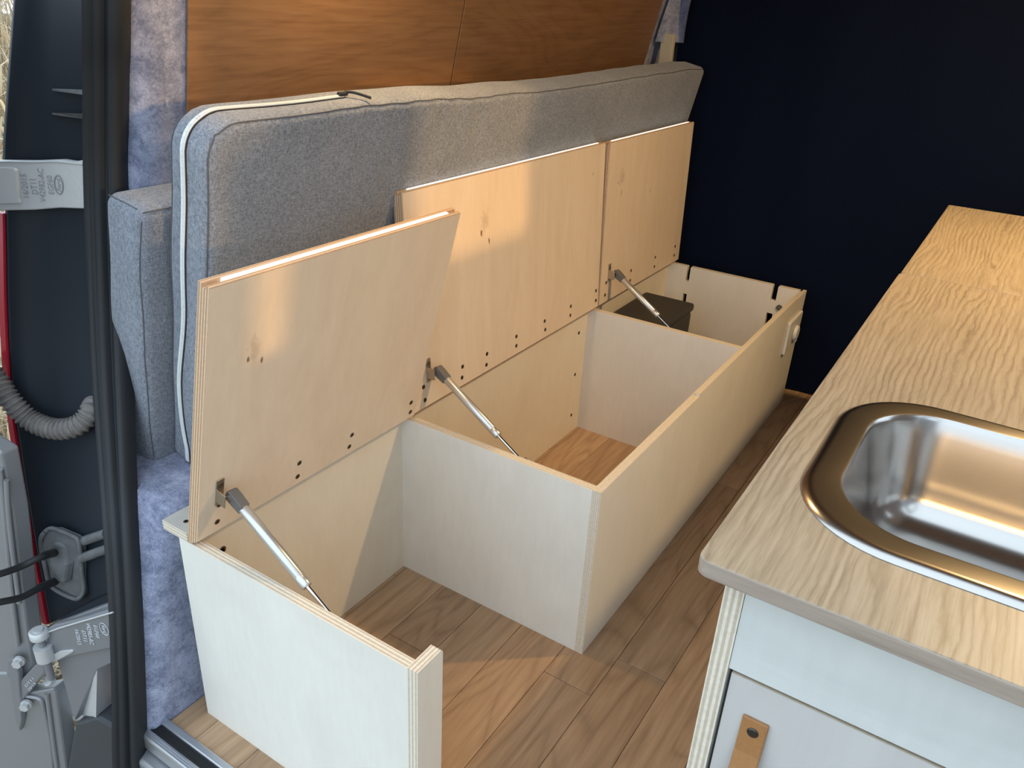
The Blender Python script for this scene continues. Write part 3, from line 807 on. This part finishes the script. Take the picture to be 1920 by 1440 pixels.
# ------------------------------------------------------------------ threshold profile
th = thing('trim_2', '', '', (.2, -.08, 0)); del th['category']; del th['label']; th['kind'] = 'structure'
mb = MB(); mb.box((-.552, -.0665, -.004), (1.0, -.052, .006)); mb.build('inner_rail', M['alu'], th, bevel=.0025)
mb = MB(); mb.box((-.552, -.0845, -.006), (1.0, -.0665, .0035)); mb.build('tread_insert', M['treadk'], th, bevel=.001, seg=1)
mb = MB(); mb.box((-.556, -.101, -.03), (1.0, -.0845, .0055)); mb.build('outer_rail', M['alu'], th, bevel=.004)
for k in range(3):
    mb = MB(); mb.box((-.552, -.0985+.004*k, .0050), (1.0, -.0970+.004*k, .0062)); mb.build('rib', M['alu'], th)
for k in range(5):
    mb = MB(); mb.box((-.552, -.0835+.0033*k, .0030), (1.0, -.0822+.0033*k, .0044)); mb.build('tread_rib', M['treadk'], th)
# body step below the threshold
mb = MB(); mb.box((-.56, -.12, -.30), (1.03, -.06, -.036)); struct(mb.build('trim_3', M['body'], bevel=.006))
mb = MB(); mb.box((-.50, -.124, -.075), (-.2, -.119, -.045)); o = mb.build('sill_label', M['white']); tag(o, 'white strip on the sill below the aluminium threshold', 'strip')

# ------------------------------------------------------------------ rear door surround: rubber seal
seal_lpx = [((212, 1440), -.575), ((210, 1300), -.575), ((205, 1150), -.59), ((195, 1000), -.62), ((185, 870), -.67), ((168, 640), -.73), ((157, 350), -.75), ((155, 150), -.71), ((154, 0), -.66)]
seal_l = [un(u, v, 0, x) for (u, v), x in seal_lpx]
seal_l = [seal_l[0] + V(0, -.01, -.12)] + seal_l + [V(-.59, .09, 1.45), V(-.51, .08, 1.78)]
sl_c = catmull(seal_l, 6)
# profile across the seal: t from left edge (0) to right edge (1), height towards the viewer
prof = [(-.06, -.015), (0, 0), (.03, .006), (.20, .0075), (.24, .004), (.28, .0075), (.47, .0085), (.52, .001), (.58, .001), (.62, .009), (.72, .0155), (.85, .0165), (.95, .012), (1.0, .003), (1.015, -.012)]
mb = MB(); rows = []
for a, b in zip(sl_c, seal_rc):
    ac = (b - a); nrm = V(.55, -.83, 0).normalized()
    rows.append([a + ac*t + nrm*h for t, h in prof])
n = len(prof); fs = [(i*n+k, i*n+k+1, (i+1)*n+k+1, (i+1)*n+k) for i in range(len(rows)-1) for k in range(n-1)]
mb.add([p for r in rows for p in r], fs, 0, True)
m_ = len(rows)
mb.add([r[0] for r in rows] + [r[-1] for r in rows], [(i, m_+i, m_+i+1, i+1) for i in range(m_-1)], 0, True)
seal = struct(mb.build('trim_4', M['rubber'])); 
seal['label'] = 'black rubber door seal around the rear opening'

# ------------------------------------------------------------------ jamb panel (dark) with tail light edge
jl_px = [((30, -60), -.81), ((25, 0), -.82), ((10, 200), -.84), ((5, 300), -.85), ((10, 400), -.85), ((14, 600), -.85), ((25, 760), -.84), ((55, 960), -.82), ((92, 1170), -.79)]
jl = [V(-.70, .09, 1.77), V(-.77, .09, 1.48)] + [un(u, v, 0, x) for (u, v), x in jl_px]
jl_c = catmull(jl, 5)          # from top down
def sl_at(z):
    for a, b in zip(sl_c[:-1], sl_c[1:]):
        if a.z <= z <= b.z: return a.lerp(b, (z-a.z)/max(1e-6, b.z-a.z))
    return sl_c[-1]
mb = MB(); rows = []
for p in jl_c:
    q = sl_at(p.z + .17*max(0, min(1, (.45 - p.z)/.33))) + V(.012, .018, 0)
    r = []
    for t in (0, .06, .12, .35, .65, 1):
        pt = p.lerp(q, t); bulge = (0, -.004, .010, .016, .014, .004)[(0, .06, .12, .35, .65, 1).index(t)]
        r.append(pt + V(0, bulge, 0))
    rows.append([p + V(-.003, .14, 0)] + r)
n = 7; fs = [(i*n+k, (i+1)*n+k, (i+1)*n+k+1, i*n+k+1) for i in range(len(rows)-1) for k in range(n-1)]
mb.add([p for r in rows for p in r], fs, 0, True)
low = rows[-1]
mb.add(low[1:] + [p + V(0, .12, -.01) for p in low[1:]], [(i, i+1, n-1+i+1, n-1+i) for i in range(n-2)], 0)
jamb = struct(mb.build('wall_rear', M['jamb'])); jamb['label'] = 'dark moulded door jamb outside the seal'
def J(u, v, off=0.0):
    """point on the jamb seen at pixel u,v, brought off metres towards the camera"""
    best = None
    for r0 in rows:
        for a, b in zip(r0[1:-1], r0[2:]):
            for t in (0, .5):
                p = a.lerp(b, t); d = RM.transposed() @ (p - CAM)
                pu, pv = 960 + FPX*d.x/-d.z, 720 - FPX*d.y/-d.z
                e = (pu-u)**2 + (pv-v)**2
                if best is None or e < best[0]: best = (e, -d.z)
    dd = RM @ Vector(((u-960)/FPX, -(v-720)/FPX, -1))
    return CAM + dd*(best[1] - off)
# tail light: red strip along the outer edge, below the upper hinge
mb = MB(); A = []; B = []; 
for p in jl_c:
    if p.z < .885: A.append(p + V(-.001, -.004, 0))
n = len(A); W0 = [p + V(-.012, -.002, 0) for p in A]; D0 = [p + V(-.012, .13, 0) for p in A]; E0 = [p + V(0, .13, 0) for p in A]
mb.add(A + W0 + D0 + E0, [(i, i+1, n+i+1, n+i) for i in range(n-1)] + [(n+i, n+i+1, 2*n+i+1, 2*n+i) for i in range(n-1)] + [(3*n+i, 3*n+i+1, i+1, i) for i in range(n-1)] + [(0, n, 2*n, 3*n), (n-1, 4*n-1, 3*n-1, 2*n-1)], 0, False)
o = mb.build('tail_light', M['red'], recalc=True); tag(o, 'thin red tail light lens along the outer edge of the dark jamb', 'tail light')
# fins on the jamb
for (v0, v1) in ((168, 176), (213, 217)):
    mb = MB()
    a, b, c, d_ = J(98, v0-2, .004), J(157, v0, .022), J(157, v0+10, .020), J(98, v0+2, .002)
    e_, f_ = J(157, v0, -.02), J(98, v0, -.02)
    mb.add([a, b, c, d_, f_, e_], [(0, 1, 2, 3), (0, 4, 5, 1), (3, 2, 5, 4)], 0)
    mb.build('fin', M['grommet'], jamb)

def plate_px(mb, px, off, depth, m=0):
    """solid plate whose front outline runs through jamb points at given pixels, with thickness depth"""
    A = [J(u, v, off) for u, v in px]
    nv = V(.25, .97, 0)*depth
    B = [p + nv for p in A]; n = len(A)
    vs, fs = fill_loops([A]); 
    mb.add(vs, fs, m)
    vs, fs = fill_loops([B]); mb.add(vs, fs, m)
    mb.add(A + B, [(i, (i+1) % n, n+(i+1) % n, n+i) for i in range(n)], m)
    return A

dg = bpy.context.evaluated_depsgraph_get
def text_mesh(body, size, depth, shear=0):
    cu = bpy.data.curves.new('t', 'FONT'); cu.body = body; cu.size = size; cu.extrude = depth; cu.align_x = 'CENTER'; cu.align_y = 'CENTER'; cu.shear = shear
    cu.resolution_u = 2
    ob = bpy.data.objects.new('t', cu); COL.objects.link(ob)
    bpy.context.view_layer.update()
    me = bpy.data.meshes.new_from_object(ob.evaluated_get(dg()))
    vs = [v.co.copy() for v in me.vertices]; fs = [list(p.vertices) for p in me.polygons]
    bpy.data.objects.remove(ob); bpy.data.curves.remove(cu); bpy.data.meshes.remove(me)
    return vs, fs
_h0, _h1 = J(2, 350, .016), J(160, 350, .016)
_hn = (_h1 - _h0).cross(V(-.03, 0, 1)).normalized()
def HP(u, v, off=0.0):
    d = RM @ Vector(((u-960)/FPX, -(v-720)/FPX, -1)); d2 = d.normalized()
    return CAM + d*((_h0 - CAM).dot(_hn)/d.dot(_hn)) - d2*off
def hplate(mb, px, off, depth):
    A = [HP(u, v, off) for u, v in px]; nv = V(.25, .97, 0)*depth
    B = [p + nv for p in A]; n = len(A)
    vs, fs = fill_loops([A]); mb.add(vs, fs, 0); vs, fs = fill_loops([B]); mb.add(vs, fs, 0)
    mb.add(A + B, [(i, (i+1) % n, n+(i+1) % n, n+i) for i in range(n)], 0)
def marks(parent, lines, logo_px, off, name='cast_lettering'):
    """raised lettering; lines = (text, pixel from, pixel to, height px)"""
    mb = MB()
    for body, p0, p1, hpx in lines:
        A, B = HP(*p0, off), HP(*p1, off)
        X = (B - A); L = X.length; X.normalize()
        du, dv = p1[0]-p0[0], p1[1]-p0[1]; ln = math.hypot(du, dv)
        C1 = HP((p0[0]+p1[0])/2 + dv/ln*hpx, (p0[1]+p1[1])/2 - du/ln*hpx, off)
        Y = (C1 - (A+B)/2); sy = Y.length; Y = (Y - X*Y.dot(X)).normalized(); Z = X.cross(Y)
        vs, fs = text_mesh(body, 1, .03)
        xs = [v.x for v in vs]; ys = [v.y for v in vs]
        kx = L/(max(xs)-min(xs)); ky = sy/(max(ys)-min(ys)); mx = (max(xs)+min(xs))/2; my = (max(ys)+min(ys))/2
        O = (A+B)/2
        mb.add([O + X*(v.x-mx)*kx + Y*(v.y-my)*ky + Z*v.z*sy*1.2 for v in vs], fs, 0)
    mb.build(name, M['letter'], parent)
    (p0, p1, wpx, word) = logo_px
    A, B = HP(*p0, off), HP(*p1, off); X = (B-A); L = X.length/2; X.normalize()
    du, dv = p1[0]-p0[0], p1[1]-p0[1]; ln = math.hypot(du, dv)
    O = (A+B)/2; C1 = HP((p0[0]+p1[0])/2 + dv/ln*wpx/2, (p0[1]+p1[1])/2 - du/ln*wpx/2, off); Y = C1 - O; W = Y.length; Y = (Y - X*Y.dot(X)).normalized(); Z = X.cross(Y)
    mb = MB()
    ringp = [O + X*L*math.cos(a) + Y*W*math.sin(a) for a in [2*PI*k/28 for k in range(29)]]
    tube(mb, ringp, .0011, 6)
    vs, fs = text_mesh(word, 1, .03, .35)
    xs = [v.x for v in vs]; ys = [v.y for v in vs]; mx = (max(xs)+min(xs))/2; my = (max(ys)+min(ys))/2
    kx = 1.45*L/(max(xs)-min(xs)); ky = 1.0*W/(max(ys)-min(ys))
    mb.add([O + X*(v.x-mx)*kx + Y*(v.y-my)*ky + Z*v.z*.012 for v in vs], fs, 0)
    mb.build('oval_emblem', M['letter'], parent)
M['letter'] = simple('cast_letter', (.30, .31, .34), .45, .3)

# upper hinge
hg = thing('door_hinge', 'pale cast metal upper door hinge with raised lettering on the dark jamb', 'hinge', HP(80, 350, 0))
mb = MB(); hplate(mb, [(-60, 300), (60, 301), (110, 299), (135, 303), (160, 299), (166, 392), (110, 390), (60, 394), (0, 395), (-60, 400)], 0, .014); mb.build('arm', M['silver_lt'], hg, bevel=.002, seg=2, recalc=True)
mb = MB(); hplate(mb, [(-60, 312), (24, 314), (29, 320), (32, 372), (36, 382), (-60, 384)], .004, .006); mb.build('raised_pad', M['silver_lt'], hg, bevel=.002, seg=2, recalc=True)
mb = MB()
tube(mb, [HP(u, v, .0005) for u, v in ((-40, 304), (20, 303), (60, 304), (105, 303), (155, 308))], .0016, 6); mb.build('edge_bead', M['silver_lt'], hg)
marks(hg, [('16/2015', (49, 370), (43, 326), 11), ('DT11', (66, 364), (61, 336), 11), ('V42982-AC', (81, 379), (75, 316), 11), ('EGF60', (97, 364), (92, 329), 10)], ((112, 364), (108, 329), 15, 'Ford'), .0006)

# lower body corner, silver with facets
body = thing('body_corner', 'silver painted lower body corner below the dark jamb', 'car body', J(160, 1165, -.05))
def facet(name, px, off, depth, mt, par):
    mb = MB(); plate_px(mb, px, off, depth); return mb.build(name, mt, par, recalc=True)
# depth reference for the lower corner: plane through the jamb's lower edge
def plane_px(px, y0, slope=.35):
    out = []
    for u, v in px:
        d = RM @ Vector(((u-960)/FPX, -(v-720)/FPX, -1))
        # plane y = y0 + slope*(x + .7)
        s = (y0 + slope*(CAM.x + .7) - CAM.y) / (d.y - slope*d.x)
        out.append(CAM + d*s)
    return out
def solid(name, front, depth, mt, par, bevel=0):
    mb = MB(); A = front; nv = V(-.1, 1, 0).normalized()*depth; B = [p + nv for p in A]; n = len(A)
    vs, fs = fill_loops([A]); mb.add(vs, fs, 0); vs, fs = fill_loops([B]); mb.add(vs, fs, 0)
    mb.add(A+B, [(i, (i+1) % n, n+(i+1) % n, n+i) for i in range(n)], 0)
    return mb.build(name, mt, par, bevel=bevel, recalc=True)
BY = -.118
solid('corner_panel', plane_px([(96, 1172), (130, 1160), (214, 1128), (216, 1240), (182, 1256), (140, 1352), (108, 1242)], BY), .05, M['silver'], body, .002)
a = plane_px([(182, 1256)], BY)[0]
P_ = plane_px([(140, 1352), (180, 1345)], BY-.006) ; Q_ = plane_px([(216, 1238), (216, 1366)], BY + .045)
mb = MB(); k1 = plane_px([(182, 1256)], BY-.004)[0]; k2 = P_[1]; k0 = plane_px([(140, 1352)], BY+.03)[0]
back = [p + V(-.02, .10, 0) for p in (k0, k1, k2, Q_[0], Q_[1])]
mb.add([k0, k1, k2, Q_[0], Q_[1]] + back, [(0, 2, 1), (1, 2, 4, 3), (5, 6, 7), (6, 8, 9, 7), (0, 1, 6, 5), (1, 3, 8, 6), (2, 0, 5, 7), (4, 2, 7, 9)], 0)
mb.build('faceted_corner', M['silver_lt'], body, recalc=True)
bp = solid('bumper', plane_px([(118, 1480), (140, 1356), (180, 1345), (218, 1366), (222, 1480)], BY-.008), .08, M['bumper'], None, .006)
tag(bp, 'dark plastic bumper end under the silver body corner', 'bumper')
solid('sill_strip', plane_px([(88, 1176), (150, 1140), (216, 1108), (218, 1150), (150, 1172), (96, 1192)], BY+.012), .05, M['jamb'], body)
# lower hinge: arm bolted to the corner, pivot and bracket on the door
lh = thing('door_hinge', 'lower silver door hinge bolted between the body corner and the open door', 'hinge', plane_px([(140, 1200)], BY-.02)[0])
solid('arm', plane_px([(88, 1178), (100, 1172), (150, 1160), (210, 1142), (214, 1215), (180, 1222), (130, 1232), (90, 1246), (86, 1215)], BY-.012), .012, M['silver'], lh, .003)
solid('pocket_rim', plane_px([(90, 1232), (112, 1221), (134, 1219), (137, 1223), (128, 1228), (90, 1248)], BY-.015), .006, M['silver_lt'], lh, .0015)
mb = MB(); pts = plane_px([(88, 1186), (110, 1178), (150, 1166), (212, 1148)], BY-.0135); tube(mb, pts, .0018, 6); mb.build('edge_bead', M['silver_lt'], lh)
kn = plane_px([(74, 1190), (72, 1260)], BY-.02)
axk = V(0, 0, 1)
mb = MB(); c0 = kn[0] + V(.0, .0, -.004); tube(mb, [c0, c0 + axk*.012, c0 + axk*.014], lambda i: (.016, .016, .013)[i], 20); tube(mb, [c0 + axk*.013, c0 + axk*.017], .008, 16)
f0 = plane_px([(95, 1176), (95, 1200)], BY-.014)
mb.build('knuckle', M['silver_lt'], lh)
mb = MB(); tube(mb, [c0 + V(0, 0, -.10), c0 + V(0, 0, .004)], .0065, 14); mb.build('hinge_pin', M['silver'], lh)
mb = MB(); c1 = c0 + V(0, 0, -.052)
tube(mb, [c1, c1 + axk*.030], .0155, 20); mb.build('door_knuckle', M['silver_lt'], lh)
solid('door_bracket', plane_px([(30, 1285), (62, 1250), (80, 1238), (84, 1262), (60, 1290), (42, 1312), (34, 1330)], BY-.022), .012, M['silver'], lh, .003)
solid('bracket_flange', plane_px([(12, 1240), (22, 1232), (34, 1262), (40, 1350), (36, 1372), (28, 1350)], BY-.026), .010, M['silver'], lh, .002)
for (u, v) in ((30, 1248), (44, 1329)):
    mb = MB(); c = plane_px([(u, v)], BY-.032)[0]; ax = V(.55, -.83, 0)
    tube(mb, [c - ax*.012, c], .0085, 6, 0, smooth=False); tube(mb, [c - ax*.013, c - ax*.008], .0105, 16)
    mb.build('bolt', M['silver_lt'], lh)
M['letter2'] = simple('cast_letter_light', (.62, .64, .68), .4, .2)
# lettering on the lower arm
def marks2(parent, lines, off):
    mb = MB()
    for body_, p0, p1, hpx in lines:
        du, dv = p1[0]-p0[0], p1[1]-p0[1]; ln = math.hypot(du, dv)
        A, B, C1 = plane_px([p0, p1, ((p0[0]+p1[0])/2 + dv/ln*hpx, (p0[1]+p1[1])/2 - du/ln*hpx)], off)
        X = (B-A); L = X.length; X.normalize(); O = (A+B)/2; Y = C1-O; sy = Y.length; Y = (Y - X*Y.dot(X)).normalized(); Z = X.cross(Y)
        if body_ == 'O':
            tube(mb, [O + X*L/2*math.cos(a) + Y*sy*math.sin(a) for a in [2*PI*k/24 for k in range(25)]], .0007, 6)
            continue
        vs, fs = text_mesh(body_, 1, .03, .35 if body_ == 'Ford' else 0)
        xs = [v.x for v in vs]; ys = [v.y for v in vs]; mx = (max(xs)+min(xs))/2; my = (max(ys)+min(ys))/2
        kx = L/(max(xs)-min(xs)); ky = sy/(max(ys)-min(ys))
        mb.add([O + X*(v.x-mx)*kx + Y*(v.y-my)*ky + Z*v.z*sy*1.4 for v in vs], fs, 0)
    mb.build('cast_lettering', M['letter2'], parent)
marks2(lh, [('16/2015', (144, 1181), (150, 1209), 6), ('DT11', (157, 1183), (161, 1202), 6), ('V42983-AC', (165, 1168), (173, 1209), 7), ('EGF60', (179, 1173), (184, 1196), 6), ('Ford', (193, 1172), (198, 1188), 6), ('O', (191, 1168), (200, 1191), 6)], BY-.0132)
marks2(lh, [('DT11', (48, 1287), (62, 1272), 5), ('2015', (53, 1295), (66, 1280), 5)], BY-.0232)

# corrugated conduit
cpx = [((-40, 670), .02), ((-5, 715), .03), ((20, 752), .035), ((55, 786), .036), ((95, 803), .034), ((130, 803), .030), ((156, 790), .022), ((172, 768), .004), ((181, 750), -.03)]
pts = catmull([J(u, v, o_) for (u, v), o_ in cpx], 60)
# re-sample evenly and add ribs
acc = [0]
for a, b in zip(pts[:-1], pts[1:]): acc.append(acc[-1] + (b-a).length)
N = int(acc[-1]/.0014); out = []; k = 0
for i in range(N):
    s = acc[-1]*i/(N-1)
    while k < len(acc)-2 and acc[k+1] < s: k += 1
    out.append(pts[k].lerp(pts[k+1], (s-acc[k])/max(1e-9, acc[k+1]-acc[k])))
mb = MB(); tube(mb, out, lambda i: .0165 + .0022*math.cos(i*2*PI/6), 18)
o = mb.build('cable_conduit', M['conduit']); tag(o, 'dusty grey corrugated cable conduit curving across the dark jamb', 'conduit')

# rubber grommet with two cables
gr = thing('cable_grommet', 'grey rubber grommet plate with two thin cables on the dark jamb', 'grommet', J(115, 1050, 0))
outl = [(84, 998), (92, 992), (104, 992), (138, 1006), (148, 1018), (154, 1075), (157, 1105), (150, 1120), (138, 1122), (108, 1108), (92, 1092), (84, 1060), (78, 1030), (77, 1010)]
mb = MB(); plate_px(mb, outl, .020, .012); mb.build('plate', M['grommet'], gr, bevel=.003, seg=2, recalc=True)
mb = MB(); tube(mb, catmull([J(u, v, .024) for u, v in outl + outl[:1]], 3), .0042, 8); mb.build('rim', M['grommet'], gr)
mb = MB(); plate_px(mb, [(90, 1030), (100, 1016), (120, 1026), (124, 1060), (118, 1095), (100, 1088), (92, 1060)], .034, .016); mb.build('boss', M['grommet'], gr, bevel=.004, seg=2, recalc=True)
for pts_ in ([(-50, 1088), (0, 1076), (40, 1062), (80, 1043), (104, 1036)], [(-50, 1140), (0, 1129), (40, 1120), (75, 1102), (104, 1090)]):
    mb = MB(); P_ = [J(u, v, .05 + .13*(1-i/4)) for i, (u, v) in enumerate(pts_[:-1])] + [J(*pts_[-1], .036)]
    cv = catmull(P_, 6); tube(mb, cv, lambda i: .0058 if i < len(cv)-7 else .0072, 10); mb.build('cable', M['blackp'], gr)
for pts_ in ([(152, 1016), (200, 1000)], [(154, 1046), (204, 1028)]):
    mb = MB(); tube(mb, [J(*pts_[0], .012), J(*pts_[1], .006)], .0085, 10); mb.build('arm', M['grommet'], gr)

# ------------------------------------------------------------------ open rear door at the far left
dr1 = thing('door_1', '', '', (-.95, -.15, -.1)); del dr1['category']; del dr1['label']; dr1['kind'] = 'structure'
DY = -.105
solid('door_shell', plane_px([(-420, -420), (-110, -420), (-90, 250), (-75, 700), (-30, 830), (2, 850), (23, 960), (43, 1130), (52, 1196), (62, 1250), (40, 1300), (-420, 1300)], DY, .55), .03, M['body'], dr1, .004)
solid('door_lower_panel', plane_px([(-420, 1255), (10, 1262), (44, 1300), (98, 1290), (104, 1300), (128, 1480), (-420, 1600)], DY-.004, .55), .03, M['body'], dr1, .004)
for px in ([(0, 880), (8, 960), (24, 1130), (34, 1210)], [(12, 900), (18, 985), (36, 1130)], [(46, 1304), (74, 1310), (82, 1330), (95, 1400), (100, 1480)], [(88, 1300), (92, 1330), (112, 1480)]):
    mb = MB(); tube(mb, catmull(plane_px(px, DY-.006, .55), 4), .0045, 8); mb.build('pressed_rib', M['body'], dr1)
mb = MB(); q = plane_px([(92, 1276)], DY-.006, .55)[0]; tube(mb, [q + V(0, .004, -.004), q + V(0, -.002, .002)], .010, 18); mb.build('plug', M['silver_lt'], dr1)

# ------------------------------------------------------------------ ground and dry grass outside
mb = MB(); n = 30; vs = []
for j in range(n+1):
    for i in range(n+1):
        x = -40 + 80*i/n; y = -30 + 80*j/n; vs.append(V(x, y, -.62 + .05*noise.noise(V(x*.3, y*.3, 0))*(1 if abs(x) > 2 else .3)))
mb.add(vs, [(j*(n+1)+i, j*(n+1)+i+1, (j+1)*(n+1)+i+1, (j+1)*(n+1)+i) for j in range(n) for i in range(n)], 0, True)
g = mb.build('ground', M['ground']); struct(g)
mb = MB(); vs = []; fs = []
for k in range(26000):
    if k < 20000: x = random.uniform(-3.6, -.93); y = random.uniform(-.6, 2.6); h = random.uniform(.03, .16); wd = random.uniform(.002, .0045)
    else: x = random.uniform(-16, -3); y = random.uniform(.5, 10); h = random.uniform(.15, .5) + max(0, -x-6)*random.uniform(.05, .32); wd = random.uniform(.006, .02)
    z = -.64
    a = random.uniform(0, 2*PI); ln = random.uniform(.2, 1.6)*h
    p = V(x, y, z); dx = V(math.cos(a), math.sin(a), 0); sd_ = V(-dx.y, dx.x, 0)*wd
    m1 = p + dx*ln*.4 + V(0, 0, h*.75); m2 = p + dx*ln + V(0, 0, h*random.uniform(.6, 1))
    b = len(vs); vs += [p - sd_, p + sd_, m1 - sd_*.8, m1 + sd_*.8, m2]
    fs += [(b, b+1, b+3, b+2), (b+2, b+3, b+4)]
mb.add(vs, fs, 0)
gs = mb.build('dry_grass', M['straw']); gs['kind'] = 'stuff'; tag(gs, 'dry straw coloured grass on the ground outside the van', 'grass')

# ------------------------------------------------------------------ warm lamps
M['lampd'] = simple('lamp_diffuser', (.9, .85, .75), .5, emit=((1, .70, .35), 5))
def puck(x, y, power, label):
    t = thing('ceiling_lamp', label, 'lamp', (x, y, 1.78))
    mb = MB(); tube(mb, [V(x, y, 1.80), V(x, y, 1.787), V(x, y, 1.785)], lambda i: (.038, .038, .034)[i], 28); mb.build('housing', M['alu'], t)
    mb = MB(); tube(mb, [V(x, y, 1.7855), V(x, y, 1.783)], .029, 28); mb.build('diffuser', M['lampd'], t)
    ld = bpy.data.lights.new('warm_led', 'AREA'); ld.shape = 'DISK'; ld.size = .055; ld.energy = power; ld.color = (1, .66, .30)
    lo = bpy.data.objects.new('warm_led', ld); COL.objects.link(lo); lo.parent = t; lo.location = (0, 0, .0005)
puck(.82, 1.25, 21, 'round warm ceiling lamp above the worktop piece by the curtain')
# small wall lamp high on the left wall, shining down over the bench
wz, wy = 1.50, .50; wx = wallx(wz) + .008
t = thing('wall_lamp', 'small warm lamp on an arm high on the left wood panelled wall', 'lamp', (wx, wy, wz - .05))
mb = MB(); tube(mb, [V(wx, wy, wz), V(wx + .012, wy, wz)], .028, 24); mb.build('base', M['alu'], t)
mb = MB(); tube(mb, catmull([V(wx + .01, wy, wz), V(wx + .05, wy, wz + .02), V(wx + .09, wy, wz + .012)], 5), .005, 10); mb.build('arm', M['alu'], t)
c = V(wx + .095, wy, wz)
mb = MB(); tube(mb, [c + V(0, 0, .022), c + V(0, 0, .018), c + V(0, 0, -.03)], lambda i: (.012, .016, .03)[i], 24, caps=False); mb.build('shade', M['alu'], t)
mb = MB(); tube(mb, [c + V(0, 0, -.020), c + V(0, 0, -.024)], .024, 24); mb.build('diffuser', M['lampd'], t)
ld = bpy.data.lights.new('warm_wall_led', 'AREA'); ld.shape = 'DISK'; ld.size = .045; ld.energy = 3.4; ld.color = (1, .66, .30)
lo = bpy.data.objects.new('warm_wall_led', ld); COL.objects.link(lo); lo.parent = t; lo.location = (c.x - wx, 0, c.z - .031 - (wz - .05))
for o in bpy.data.objects:
    if '_w' in o: del o['_w']
